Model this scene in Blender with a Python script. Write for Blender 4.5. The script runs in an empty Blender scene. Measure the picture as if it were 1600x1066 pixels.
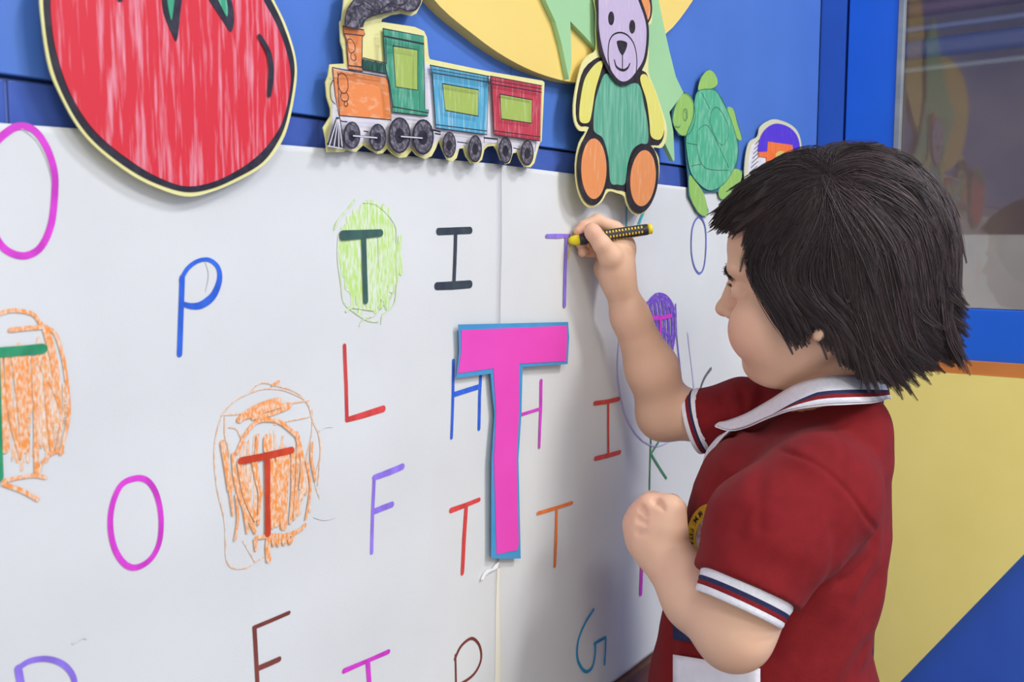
import bpy, bmesh, math, random
import numpy as np
from mathutils import Vector, Matrix

C = bpy.context.scene.collection
SC = bpy.context.scene
random.seed(7)
rng = np.random.default_rng(11)

# ------------------------------------------------------------------ camera
F_PX = 1537.0
CAM = (0.0, -0.534, 0.96)
YAW = math.atan2(1100, F_PX)          # angle between the view axis and the drawing wall
PITCH = math.atan2(161, F_PX)
SN, CS = math.sin(YAW), math.cos(YAW)

cam_d = bpy.data.cameras.new('camera')
cam = bpy.data.objects.new('camera', cam_d); C.objects.link(cam)
cam_d.sensor_width = 36.0
cam_d.lens = 36.0 * F_PX / 1600.0
cam_d.clip_start = 0.01
cam_d.dof.use_dof = True
cam_d.dof.focus_distance = 0.95
cam_d.dof.aperture_fstop = 14.0
fwd = Vector((CS * math.cos(PITCH), SN * math.cos(PITCH), -math.sin(PITCH)))
cam.location = CAM
cam.rotation_euler = fwd.to_track_quat('-Z', 'Y').to_euler()
SC.camera = cam

# ------------------------------------------------------------------ light
SC.view_settings.view_transform = 'Standard'
SC.view_settings.look = 'None'
SC.view_settings.exposure = 0.04
SC.view_settings.gamma = 1.0
SC.view_settings.use_curve_mapping = False
w = bpy.data.worlds.new('world'); SC.world = w; w.use_nodes = True
w.node_tree.nodes['Background'].inputs[0].default_value = (1.0, 0.99, 0.975, 1)
w.node_tree.nodes['Background'].inputs[1].default_value = 1.02

def area(name, loc, target, sx, sy, power, col=(1, 1, 1)):
    d = bpy.data.lights.new(name, 'AREA'); d.shape = 'RECTANGLE'
    d.size = sx; d.size_y = sy; d.energy = power; d.color = col
    o = bpy.data.objects.new(name, d); C.objects.link(o)
    o.location = loc
    o.rotation_euler = (Vector(target) - Vector(loc)).to_track_quat('-Z', 'Y').to_euler()
    return o
area('overhead_area_light', (1.15, -1.55, 2.62), (1.15, -1.4, 0), 0.35, 0.35, 28, (1.0, 0.985, 0.96))
area('overhead_area_light', (-0.7, -1.7, 2.62), (0.5, -0.9, 0.4), 0.7, 0.7, 25, (1.0, 0.985, 0.96))  # fill from the camera's left, put in to lift the end wall
area('overhead_area_light', (1.25, -2.7, 2.62), (1.1, -1.0, 0.6), 1.2, 0.8, 58, (1.0, 0.985, 0.96))  # added fill from the camera's right, brightens the paper beside the child

# ------------------------------------------------------------------ pixel rays -> places
cp, sp = math.cos(PITCH), math.sin(PITCH)
def ray(px, py):
    """direction in the level frame (right, forward, up)"""
    a = (px - 800) / F_PX; b = (533 - py) / F_PX
    return a, cp + b * sp, -sp + b * cp
def lvl(x, d, z):
    """level frame (right, forward, height) -> world"""
    return (x * SN + d * CS, CAM[1] - x * CS + d * SN, z)
def HP(px, py, D):
    a, f, u = ray(px, py); k = D / f
    return np.array((a * k, D, CAM[2] + u * k))
def wp(px, py, off=0.0):
    """point of the drawing wall (plane y = -off) -> (x, z)"""
    a, f, u = ray(px, py)
    dx, dy, dz = a * SN + f * CS, -a * CS + f * SN, u
    k = (-off - CAM[1]) / dy
    return (dx * k, CAM[2] + dz * k)
DOOR_X = 1.584
def dp(px, py, off=0.0):
    """point of the door wall (plane x = DOOR_X - off) -> (y, z)"""
    a, f, u = ray(px, py)
    dx, dy, dz = a * SN + f * CS, -a * CS + f * SN, u
    k = (DOOR_X - off) / dx
    return (CAM[1] + dy * k, CAM[2] + dz * k)

# ------------------------------------------------------------------ materials
def lin(c):
    c = [v / 255.0 for v in c]
    return tuple(v / 12.92 if v <= 0.04045 else ((v + 0.055) / 1.055) ** 2.4 for v in c) + (1.0,)
MATS = {}
def mat(name, col, rough=0.6, col2=None, scale=(30, 30, 30), lo=0.4, hi=0.6, detail=4, bump=0.0, bscale=200, spec=0.4, sheen=0.0, sss=0.0, dist=0.0):
    if name in MATS: return MATS[name]
    m = bpy.data.materials.new(name); m.use_nodes = True
    nt = m.node_tree; b = nt.nodes['Principled BSDF']
    b.inputs['Roughness'].default_value = rough
    b.inputs['Specular IOR Level'].default_value = spec
    b.inputs['Base Color'].default_value = lin(col)
    if sheen: b.inputs['Sheen Weight'].default_value = sheen
    if sss:
        b.inputs['Subsurface Weight'].default_value = sss
        b.inputs['Subsurface Radius'].default_value = (0.012, 0.005, 0.003)
        b.inputs['Subsurface Scale'].default_value = 0.6
    tc = nt.nodes.new('ShaderNodeTexCoord')
    if col2 is not None:
        mp = nt.nodes.new('ShaderNodeMapping'); mp.inputs['Scale'].default_value = scale
        nt.links.new(tc.outputs['Object'], mp.inputs[0])
        n = nt.nodes.new('ShaderNodeTexNoise'); n.inputs['Scale'].default_value = 1.0
        n.inputs['Detail'].default_value = detail; n.inputs['Distortion'].default_value = dist
        nt.links.new(mp.outputs[0], n.inputs['Vector'])
        r = nt.nodes.new('ShaderNodeMapRange')
        r.inputs['From Min'].default_value = lo; r.inputs['From Max'].default_value = hi
        nt.links.new(n.outputs['Fac'], r.inputs['Value'])
        mx = nt.nodes.new('ShaderNodeMix'); mx.data_type = 'RGBA'
        mx.inputs['A'].default_value = lin(col); mx.inputs['B'].default_value = lin(col2)
        nt.links.new(r.outputs[0], mx.inputs['Factor'])
        nt.links.new(mx.outputs['Result'], b.inputs['Base Color'])
    if bump:
        n2 = nt.nodes.new('ShaderNodeTexNoise'); n2.inputs['Scale'].default_value = bscale; n2.inputs['Detail'].default_value = 3
        nt.links.new(tc.outputs['Object'], n2.inputs['Vector'])
        bp = nt.nodes.new('ShaderNodeBump'); bp.inputs['Strength'].default_value = bump; bp.inputs['Distance'].default_value = 0.001
        nt.links.new(n2.outputs['Fac'], bp.inputs['Height']); nt.links.new(bp.outputs[0], b.inputs['Normal'])
    MATS[name] = m
    return m
def crayon(name, col, light=(235, 220, 225), vx=420, vz=45, lo=0.52, hi=0.74):
    return mat(name, col, 0.55, light, (vx, vx, vz), lo, hi, 6, spec=0.35)
def ink(name, col, col2=None):
    return mat(name, col, 0.5, col2 or tuple(min(255, int(v * 1.12 + 8)) for v in col), (120, 120, 60), 0.35, 0.75, 3, spec=0.3)

# ------------------------------------------------------------------ object helpers
ROOT = {}
def link(o, parent=None):
    C.objects.link(o)
    if parent is not None: o.parent = parent
def rootloc(o):
    while o.parent is not None: o = o.parent
    return np.array(o.location)
def tag(o, label=None, cat=None, group=None, kind=None):
    if label: o['label'] = label
    if cat: o['category'] = cat
    if group: o['group'] = group
    if kind: o['kind'] = kind
    return o
def thing(name, loc, label, cat, group=None):
    o = bpy.data.objects.new(name, None); o.empty_display_size = 0.02
    C.objects.link(o); o.location = loc
    return tag(o, label, cat, group)
def mesh(name, verts, faces, m, parent=None, smooth=False, label=None):
    v = np.asarray(verts, dtype=float)
    if parent is not None: v = v - rootloc(parent)
    me = bpy.data.meshes.new(name)
    me.from_pydata(v.tolist(), [], faces if isinstance(faces, list) else faces.tolist())
    if m is not None:
        for q in (m if isinstance(m, (list, tuple)) else [m]): me.materials.append(q)
    if smooth: me.shade_smooth()
    o = bpy.data.objects.new(name, me); link(o, parent)
    if label: o['label'] = label
    return o
def box_vf(x0, x1, y0, y1, z0, z1):
    v = [(x, y, z) for x in (x0, x1) for y in (y0, y1) for z in (z0, z1)]
    f = [(0, 1, 3, 2), (4, 6, 7, 5), (0, 4, 5, 1), (2, 3, 7, 6), (0, 2, 6, 4), (1, 5, 7, 3)]
    return v, f
def box(name, x0, x1, y0, y1, z0, z1, m, parent=None, bevel=0.0, label=None, kind=None):
    v, f = box_vf(x0, x1, y0, y1, z0, z1)
    o = mesh(name, v, f, m, parent, label=label)
    if bevel:
        b = o.modifiers.new('bevel', 'BEVEL'); b.width = bevel; b.segments = 2
    if kind: o['kind'] = kind
    return o
def prism(name, pts2, y0, y1, m, parent=None, axis='y', label=None, bevel=0.0, bow=None):
    """outline (a, z) extruded between two planes; axis y: (x, z) outline; axis x: (y, z) outline"""
    bm = bmesh.new()
    P = (lambda a, z, t: (a, t, z)) if axis == 'y' else (lambda a, z, t: (t, a, z))
    rl = rootloc(parent) if parent is not None else np.zeros(3)
    A = [bm.verts.new(Vector(P(a, z, y0)) - Vector(rl)) for a, z in pts2]
    B = [bm.verts.new(Vector(P(a, z, y1)) - Vector(rl)) for a, z in pts2]
    n = len(pts2)
    for i in range(n): bm.faces.new((A[i], A[(i + 1) % n], B[(i + 1) % n], B[i]))
    from mathutils.geometry import tessellate_polygon
    for t in tessellate_polygon([[Vector((p[0], p[1], 0)) for p in pts2]]):
        if len(set(t)) == 3:
            for q in ([A[k] for k in t], [B[k] for k in t[::-1]]):
                try: bm.faces.new(q)
                except ValueError: pass
    bmesh.ops.recalc_face_normals(bm, faces=bm.faces[:])
    if bow:
        for v in bm.verts:
            v.co.y += bow(v.co.x + rl[0], v.co.z + rl[2])
    me = bpy.data.meshes.new(name); bm.to_mesh(me); bm.free()
    me.materials.append(m)
    o = bpy.data.objects.new(name, me); link(o, parent)
    if label: o['label'] = label
    if bevel:
        b = o.modifiers.new('bevel', 'BEVEL'); b.width = bevel; b.segments = 1; b.limit_method = 'ANGLE'
    return o
def catmull(pts, closed=True, n=6):
    P = [np.array(p, float) for p in pts]; out = []
    N = len(P)
    rngi = range(N) if closed else range(N - 1)
    for i in rngi:
        if closed: p0, p1, p2, p3 = P[i - 1], P[i], P[(i + 1) % N], P[(i + 2) % N]
        else: p0, p1, p2, p3 = P[max(i - 1, 0)], P[i], P[i + 1], P[min(i + 2, N - 1)]
        for k in range(n):
            t = k / n
            out.append(0.5 * ((2 * p1) + (-p0 + p2) * t + (2 * p0 - 5 * p1 + 4 * p2 - p3) * t * t + (-p0 + 3 * p1 - 3 * p2 + p3) * t ** 3))
    if not closed: out.append(P[-1])
    return out
def ellipse(cx, cy, rx, ry, n=28, tilt=0.0):
    o = []
    for i in range(n):
        a = 2 * math.pi * i / n
        x, y = rx * math.cos(a), ry * math.sin(a)
        o.append((cx + x * math.cos(tilt) - y * math.sin(tilt), cy + x * math.sin(tilt) + y * math.cos(tilt)))
    return o

def ribbon(path, wid, yfun, V, Fc, closed=False):
    """flat stroke on the drawing wall; path in wall (x, z), width in metres; yfun gives the y of a point"""
    P = [np.array(p[:2], float) for p in path]
    n = len(P)
    if n < 2: return
    W = wid if isinstance(wid, (list, tuple, np.ndarray)) else [wid] * n
    base = len(V); L = []
    for i in range(n):
        a = P[i - 1] if (i > 0 or closed) else P[0]
        b = P[(i + 1) % n] if (i < n - 1 or closed) else P[-1]
        t = b - a; t = t / (np.linalg.norm(t) + 1e-9)
        nn = np.array((-t[1], t[0])) * W[i] / 2
        L.append((P[i] + nn, P[i] - nn, t))
    if not closed:        # rounded ends
        def cap(i, sgn):
            l, r, t = L[i]; c = (l + r) / 2; n0 = l - c
            w2 = np.linalg.norm(n0)
            return [c + n0 * math.cos(a) + sgn * t * w2 * math.sin(a) for a in np.linspace(0, math.pi, 7)]
    for l, r, t in L:
        for q in (l, r): V.append((q[0], yfun(q[0], q[1]), q[1]))
    m = n if closed else n - 1
    for i in range(m):
        j = (i + 1) % n
        Fc.append((base + 2 * i, base + 2 * i + 1, base + 2 * j + 1, base + 2 * j))
    if not closed:
        for i, s in ((0, -1), (n - 1, 1)):
            c = cap(i, s); b0 = len(V)
            for q in c: V.append((q[0], yfun(q[0], q[1]), q[1]))
            Fc.append(tuple(range(b0, b0 + len(c))) if s > 0 else tuple(range(b0, b0 + len(c)))[::-1])

# ------------------------------------------------------------------ materials used
M_blue = mat('blue_wall_paint', (78, 120, 200), 0.42, (75, 116, 194), (6, 6, 6), 0.4, 0.6, bump=0.05, bscale=500)
M_tile = mat('blue_tile_glaze', (68, 94, 172), 0.22, (74, 100, 178), (20, 20, 20), bump=0.03, bscale=60)
M_grout = mat('tile_grout', (92, 110, 168), 0.9)
M_paper = mat('white_chart_paper', (217, 219, 218), 0.75, (211, 213, 212), (9, 9, 9), 0.3, 0.7, bump=0.12, bscale=700, spec=0.2)
M_tear = mat('torn_white_paper', (240, 240, 240), 0.8)
M_tape = mat('cream_paper_strip', (228, 224, 206), 0.7)
M_card = mat('pale_yellow_card', (230, 225, 158), 0.6, (226, 219, 148), (40, 40, 40))
M_cardw = mat('white_drawing_paper', (226, 222, 226), 0.6, (216, 212, 222), (60, 60, 60))
M_ink = mat('black_marker_ink', (42, 38, 44), 0.35, (62, 58, 64), (150, 150, 150), 0.4, 0.75)
M_foam_y = mat('yellow_foam_board', (236, 208, 118), 0.6, (232, 202, 110), (5, 5, 5), bump=0.03)
M_foam_g = mat('mint_green_foam_board', (160, 206, 152), 0.6, (154, 200, 148), (5, 5, 5), bump=0.03)
M_dblue = mat('blue_door_laminate', (28, 102, 218), 0.35, (26, 98, 212), (5, 5, 5), bump=0.02)
M_dark = mat('dark_gap', (22, 26, 44), 0.9)
M_black = mat('dark_metal', (40, 42, 52), 0.5)
# ------------------------------------------------------------------ room shell
CEIL = 2.7
Z0 = 0.457                                # lower edge of the paper
box('wall_left', -1.6, DOOR_X + 0.12, 0.012, 0.14, 0, CEIL, M_blue, kind='structure')
M_floor = mat('grey_vinyl_floor', (150, 146, 142), 0.5, (138, 134, 130), (3, 3, 3), bump=0.03)
box('floor', -1.6, 4.4, -4.2, 0.14, -0.08, 0, M_floor, kind='structure')
M_ceil = mat('white_ceiling_paint', (228, 228, 224), 0.9)
box('ceiling', -1.6, 4.4, -4.2, 0.14, CEIL, CEIL + 0.08, M_ceil, kind='structure')

# blue boards above, a row of glazed tiles between the boards and the paper
def joint_z(x):                                        # lower edge of the boards along the wall
    a = wp(0, 116); b = wp(1070, 260.5)
    return a[1] + (b[1] - a[1]) * (x - a[0]) / (b[0] - a[0])
wl = bpy.data.objects['wall_left']
zj = joint_z(0.6)
x_prev = -1.6
for xb in (-0.62, 0.745, DOOR_X - 0.0):
    box('wall_board', x_prev + 0.0006, xb - 0.0006, 0.0, 0.0118, zj + 0.0008, CEIL, M_blue, wl, bevel=0.0008)
    x_prev = xb
# tiles: three courses just below the boards, each tile its own piece, the rest stays behind the paper
xt0 = wp(15, 150)[0]
TW, TH = 0.2285, 0.152
for r in range(6):
    k0 = -8
    for k in range(k0, 7):
        xa = xt0 + k * TW + (0.5 * TW if r % 2 else 0)
        xb = xa + TW
        xa, xb = max(xa, -1.6), min(xb, DOOR_X)
        if xb - xa < 0.02: continue
        box('tile', xa + 0.0009, xb - 0.0009, 0.0030, 0.0115, zj - 0.0015 - (r + 1) * TH + 0.0012, zj - 0.0015 - r * TH, M_tile, wl, bevel=0.001)
# grout bed and a dado of plain wall lower down
box('grout_bed', -1.6, DOOR_X, 0.0045, 0.0119, zj - 0.0015 - 6 * TH, zj - 0.001, M_grout, wl)
box('trim_1', -1.6, DOOR_X, -0.012, 0.0119, 0.0, 0.10, M_black, kind='structure')

# ------------------------------------------------------------------ end wall with the door
# the wall around the opening
yc = lambda px: dp(px, 200)[0]
y_frame0, y_gap, y_stile, y_bead, y_glass = 0.0, yc(1318), yc(1323), yc(1396), yc(1405)
DW = 0.86
y_leaf_end = y_gap - DW
box('wall_right', DOOR_X, DOOR_X + 0.12, y_leaf_end - 2.6, y_leaf_end - 0.06, 0, CEIL, M_blue, kind='structure')
box('wall_back', DOOR_X, DOOR_X + 0.12, y_leaf_end - 0.06, 0.0, 2.16, CEIL, M_blue, kind='structure')
M_frame = mat('blue_frame_paint', (44, 94, 190), 0.4, (42, 90, 184), (6, 6, 6), bump=0.03)
fr = mesh('trim_2', *box_vf(DOOR_X + 0.002, DOOR_X + 0.118, y_gap + 0.0025, -0.0005, 0, 2.16), M_frame); fr['kind'] = 'structure'
fr = mesh('trim_3', *box_vf(DOOR_X + 0.002, DOOR_X + 0.118, y_leaf_end - 0.06, y_leaf_end - 0.003, 0, 2.16), M_frame); fr['kind'] = 'structure'
fr = mesh('trim_4', *box_vf(DOOR_X + 0.002, DOOR_X + 0.118, y_leaf_end - 0.003, y_gap + 0.0025, 2.10, 2.16), M_frame); fr['kind'] = 'structure'
door = thing('door_1', (DOOR_X, (y_gap + y_leaf_end) / 2, 0), 'blue door with a tall glass pane and yellow and blue lower panel behind the child', 'door')
door['kind'] = 'structure'
x0, x1 = DOOR_X + 0.004, DOOR_X + 0.044
zg = dp(1550, 485)[1]                                   # bottom of the glass
ze = dp(1550, 566)[1]                                   # top of the yellow panel
box('stile', x0, x1, y_bead, y_gap - 0.0015, 0.01, 2.09, M_dblue, door, bevel=0.0012)
box('stile', x0, x1, y_leaf_end, y_leaf_end + 0.08, 0.01, 2.09, M_dblue, door, bevel=0.0012)
box('rail', x0, x1, y_leaf_end + 0.08, y_bead, ze - 0.02, zg, M_dblue, door, bevel=0.0012)
box('rail', x0, x1, y_leaf_end + 0.08, y_bead, 1.98, 2.09, M_dblue, door, bevel=0.0012)
box('rail', x0, x1, y_leaf_end + 0.08, y_bead, 0.01, 0.12, M_dblue, door, bevel=0.0012)
M_bead = mat('grey_glazing_bead', (150, 156, 160), 0.35, (130, 138, 146), (5, 5, 30))
box('glazing_bead', x0 - 0.002, x0 + 0.012, y_glass, y_bead, zg, 1.98, M_bead, door, bevel=0.0008)
box('glazing_bead', x0 - 0.002, x0 + 0.012, y_leaf_end + 0.08, y_leaf_end + 0.089, zg, 1.98, M_bead, door, bevel=0.0008)
mg = bpy.data.materials.new('door_glass'); mg.use_nodes = True
nt = mg.node_tree; b = nt.nodes['Principled BSDF']
b.inputs['Base Color'].default_value = (0.80, 0.78, 0.80, 1); b.inputs['Roughness'].default_value = 0.03
b.inputs['Transmission Weight'].default_value = 1.0; b.inputs['IOR'].default_value = 1.55
box('glass_pane', x0 + 0.012, x0 + 0.017, y_leaf_end + 0.08, y_bead, zg, 1.98, mg, door)
# lower panel: a yellow board with a thick shaded edge on a blue panel
box('lower_panel', x0 + 0.006, x1 - 0.006, y_leaf_end + 0.08, y_bead, 0.12, ze - 0.02, mat('blue_panel_paint', (52, 92, 190), 0.45, (48, 86, 182), (5, 5, 5)), door)
M_yel = mat('yellow_panel_board', (250, 230, 134), 0.55, (245, 224, 126), (4, 4, 4), bump=0.02)
q = lambda px, py: dp(px, py, 0.006)
pa = q(1402, 1070); pb = q(1600, 866)
sl = (pb[1] - pa[1]) / (pb[0] - pa[0])
yR = y_leaf_end + 0.085
zt = dp(1550, 588, 0.006)[1]
zb = pa[1] - 0.0
yA = y_bead - 0.004
y_cut = max(yR, pa[0] + (zt - 0.02 - pa[1]) / sl)
z_low = 0.13
outline = [(yA, zt), (y_cut, zt), (y_cut, zt - 0.02), (yA, max(z_low, pa[1] + sl * (yA - pa[0])))]
prism('yellow_board', outline, DOOR_X - 0.008, DOOR_X + 0.010, M_yel, door, axis='x')
prism('shaded_board_edge', [(yA, zt + 0.0005), (yR, zt + 0.0005), (yR, ze), (yA, ze)], DOOR_X - 0.006, DOOR_X + 0.010, mat('shaded_yellow_edge', (214, 132, 62), 0.6, (204, 122, 56), (6, 6, 6)), door, axis='x')  # orange is the yellow board's edge in shade, put into the colour
# handle on the far stile (outside the picture)
yh = y_leaf_end + 0.04
box('door_handle', x0 - 0.05, x0 - 0.03, yh - 0.012, yh + 0.012, 0.85, 1.15, M_bead, door, bevel=0.006)
box('handle_mount', x0 - 0.04, x0, yh - 0.01, yh + 0.01, 0.88, 0.90, M_bead, door)
box('handle_mount', x0 - 0.04, x0, yh - 0.01, yh + 0.01, 1.10, 1.12, M_bead, door)
box('wall_ledge', -1.6, DOOR_X, -0.010, 0.0029, 0.425, Z0 - 0.0015, mat('brown_ledge', (112, 72, 58), 0.6, (98, 62, 50), (4, 20, 20)), wl, bevel=0.002, label='brown wooden ledge under the paper')
# the room seen through the glass
M_cwall = mat('corridor_wall_paint', (196, 192, 184), 0.8, (184, 180, 174), (3, 3, 3))
M_cdark = mat('corridor_upper_paint', (116, 100, 98), 0.8, (130, 114, 106), (3, 3, 3))
CX = 3.35
cz = 0.97
box('wall_corridor', CX, CX + 0.1, -4.2, 0.9, 0, cz, M_cwall, kind='structure')
bpy.data.objects['wall_corridor'].name = 'wall_far'
box('wall_far_upper', CX, CX + 0.1, -4.2, 0.9, cz, 2.7, M_cdark, kind='structure')
for k, (z, r, c) in enumerate(((1.47, 0.009, (120, 122, 126)), (1.53, 0.03, (60, 70, 120)), (1.59, 0.010, (100, 106, 140)), (1.65, 0.025, (80, 50, 66)), (1.70, 0.03, (110, 100, 120)))):
    t = []
    vs, fs = [], []
    for i, yy in enumerate((-2.6, 0.5)):
        for j in range(12):
            a = j * math.pi / 6
            vs.append((CX - 0.12 + r * math.cos(a), yy, z + r * math.sin(a) + (0.05 if i == 0 else 0)))
    for j in range(12): fs.append((j, (j + 1) % 12, 12 + (j + 1) % 12, 12 + j))
    fs += [tuple(range(11, -1, -1)), tuple(range(12, 24))]
    o = mesh('wall_pipe', vs, fs, mat('pipe_%d' % k, c, 0.35), smooth=True)
    tag(o, ('pale grey lowest', 'navy blue second lowest', 'light blue middle', 'maroon second highest', 'mauve topmost')[k] + ' pipe running level behind the door glass', 'pipe', 'pipes behind the door glass')
# ------------------------------------------------------------------ the two paper sheets
def paper_y(x, z):
    return -0.0035 - 0.0007 * math.sin(9 * x + 3.1 * z) - 0.0006 * math.sin(14 * x - 17 * z + 1.0) - 0.0005 * math.sin(31 * x + 22 * z) \
        - 0.0004 * math.sin(47 * z - 8 * x)
def sheet(name, top, xl, xr, z0, label, dy=0.0):
    """top: list of (px,py) giving the top edge; xl/xr functions of z"""
    T = [wp(*p) for p in top]
    def topz(x):
        for (a, b) in zip(T[:-1], T[1:]):
            if x <= b[0] or b is T[-1]: return a[1] + (b[1] - a[1]) * (x - a[0]) / (b[0] - a[0])
    nx, nz = 110, 130
    V = []; Fc = []
    for i in range(nx + 1):
        for j in range(nz + 1):
            s = j / nz
            x = xl(0) + (xr(0) - xl(0)) * i / nx
            z = z0 + (topz(x) - z0) * s
            x2 = xl(z) + (xr(z) - xl(z)) * i / nx
            e = 0.0
            V.append((x2, paper_y(x2, z) + dy + e, z))
    for i in range(nx):
        for j in range(nz):
            a = i * (nz + 1) + j
            Fc.append((a, a + nz + 1, a + nz + 2, a + 1))
    root = thing(name, (xl(0) / 2 + xr(0) / 2, 0, z0), label, 'paper')
    o = mesh('sheet', V, Fc, M_paper, root, smooth=True)
    so = o.modifiers.new('thick', 'SOLIDIFY'); so.thickness = 0.0003; so.offset = -1
    return root
XS = wp(779, 500)[0]
xs_top = wp(779, 258)[0]; xs_bot = wp(774, 1060)[0]
zt_, zb_ = wp(779, 258)[1], wp(774, 1060)[1]
seam = lambda z: xs_bot + (xs_top - xs_bot) * min(1.2, max(-2, (z - zb_) / (zt_ - zb_)))
left = sheet('chart_paper', [(-260, 172), (0, 193), (250, 211), (500, 232), (779, 257)], lambda z: -0.35, seam, Z0,
             'white chart paper left of the seam, lettered with a blue P and black I', 0.0)
right = sheet('chart_paper', [(778, 258), (900, 273), (1060, 292), (1190, 308)], lambda z: seam(z) - 0.004, lambda z: wp(1222, 400)[0], Z0,
              'white chart paper right of the seam, with the purple T under the crayon', 0.0006)
# cream strip along the seam and a torn flap under the pink letter
def yfun_at(o):
    return lambda x, z: paper_y(x, z) - o
zsa, zsb = wp(777, 885)[1], 0.51
V = []; Fc = []
n = 30
for i in range(n + 1):
    z = zsa + (zsb - zsa) * i / n
    xr_ = seam(z) + 0.0015; xl_ = seam(z) - 0.003 - 0.007 * i / n
    for x, dy in ((xl_, 0.0002), ((xl_ + xr_) / 2, 0.0012), (xr_, 0.0004)): V.append((x, paper_y(x, z) - dy, z))
for i in range(n):
    for j in (0, 1): Fc.append((3 * i + j, 3 * i + j + 1, 3 * i + j + 4, 3 * i + j + 3))
mesh('seam_strip', V, Fc, M_tape, left, smooth=True, label='cream strip along the lower seam')
tear = [(752, 906), (757, 896), (763, 890), (770, 889), (775, 882), (780, 878), (778, 887), (772, 891), (765, 894), (759, 899), (755, 906)]
prism('torn_flap', [wp(x, y, 0.006) for x, y in tear], -0.0062, -0.0052, M_tear, left, label='torn white flap of paper')
# creases in the paper
def crease(par, pts, w=0.0016):
    V = []; Fc = []
    ribbon([wp(*p) for p in catmull(pts, False, 5)], w, yfun_at(0.0006), V, Fc)
    mesh('crease', V, Fc, M_paper, par, smooth=True)
crease(left, [(492, 672), (500, 666), (512, 665)])
crease(left, [(484, 806), (500, 810), (515, 806)])
crease(left, [(110, 1003), (124, 994), (130, 995)])

# ------------------------------------------------------------------ letters written on the paper
def marks(par, name, strokes, m, off=0.0004, label=None, kind=None):
    """strokes: (pixel points, width in mm, smooth, closed)"""
    V = []; Fc = []
    for k, s in enumerate(strokes):
        pts, wmm = s[0], s[1]; sm = s[2] if len(s) > 2 else False; cl = s[3] if len(s) > 3 else False
        P = catmull(pts, cl, 6) if sm else pts
        if not sm and not cl:
            Q = []
            for a, b in zip(P[:-1], P[1:]):
                for t in np.linspace(0, 1, 9)[:-1]: Q.append((a[0] + (b[0] - a[0]) * t, a[1] + (b[1] - a[1]) * t))
            Q.append(P[-1]); P = Q
        Wd = wmm
        if isinstance(wmm, (tuple, list)): Wd = list(np.interp(np.linspace(0, 1, len(P)), np.linspace(0, 1, len(wmm)), wmm))
        Wd = [w * 0.001 for w in Wd] if isinstance(Wd, list) else Wd * 0.001
        ribbon([wp(*p) for p in P], Wd, yfun_at(off + 1.2e-5 * k), V, Fc, cl)
    o = mesh(name, V, Fc, m, par, label=label)
    if kind: o['kind'] = kind
    return o
z5 = lambda X, Y: (X / 1.454, 333 + Y / 1.454)
z6 = lambda X, Y: (500 + X / 2.962, 280 + Y / 2.962)
z7 = lambda X, Y: (500 + X / 2.5, 640 + Y / 2.5)
I_mag = ink('magenta_marker', (196, 58, 184)); I_grn = ink('green_marker', (42, 134, 92)); I_blu = ink('blue_marker', (46, 92, 196))
I_nvy = ink('dark_marker', (52, 58, 72), (64, 78, 84)); I_red = ink('red_marker', (196, 64, 62)); I_rust = ink('rust_marker', (190, 62, 34))
I_vio = ink('violet_marker', (132, 108, 206)); I_brn = ink('brown_marker', (112, 56, 48)); I_org = ink('orange_marker', (222, 116, 52))
I_cyn = ink('blue_green_marker', (40, 140, 184)); I_thn = ink('pale_violet_line', (176, 166, 212)); I_tel = ink('teal_marker', (66, 172, 176))
I_gn2 = ink('dark_green_marker', (56, 124, 88)); I_bv = ink('blue_pen', (92, 104, 180)); I_pencil = ink('pencil_line', (170, 172, 172))
I_gry = ink('charcoal_marker', (88, 92, 94)); I_yelc = ink('yellow_crayon_mark', (226, 206, 120), (232, 226, 190))

# orange and green scribbles first, the letters lie over them
def scrib(par, name, cols, region, n, m, off, wmm, label):
    """zigzags inside a pixel region; region: function s -> (x0,y0,x1,y1) ends of a stroke"""
    st = []
    for k in range(n):
        pts = region(k, n)
        st.append((pts, wmm if not callable(wmm) else wmm(), True))
    return marks(par, name, st, m, off, label)
def zig(cx, cy, rx, ry, k, n, span=3.0, lean=0.0, amp=(0.6, 1.0)):
    x = cx - rx + 2 * rx * (k + 0.5) / n + random.uniform(-1, 1) * rx / n
    pts = []
    h = ry * math.sqrt(max(0.04, 1 - ((x - cx) / rx) ** 2))
    up = True
    for j in range(random.choice((2, 3, 4))):
        f = random.uniform(*amp)
        pts.append((x + lean * (-h if up else h) + random.uniform(-1, 1), cy + (-h if up else h) * f))
        x += random.uniform(0.4, span); up = not up
    mid = []
    for a, b in zip(pts[:-1], pts[1:]):
        mid.append(a); mid.append(((a[0] + b[0]) / 2 + random.uniform(-1.5, 1.5), (a[1] + b[1]) / 2))
    mid.append(pts[-1])
    return mid
S_or = crayon('orange_crayon_scribble', (240, 150, 72), (236, 208, 182), 700, 260, 0.42, 0.64)
S_or2 = crayon('light_orange_crayon_scribble', (240, 178, 122), (232, 220, 208), 700, 260, 0.40, 0.62)
S_lime = crayon('lime_crayon_scribble', (186, 222, 118), (222, 230, 212), 600, 120, 0.38, 0.66)
S_pur = crayon('purple_crayon_scribble', (116, 78, 190), (176, 160, 214), 500, 200, 0.52, 0.74)
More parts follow.
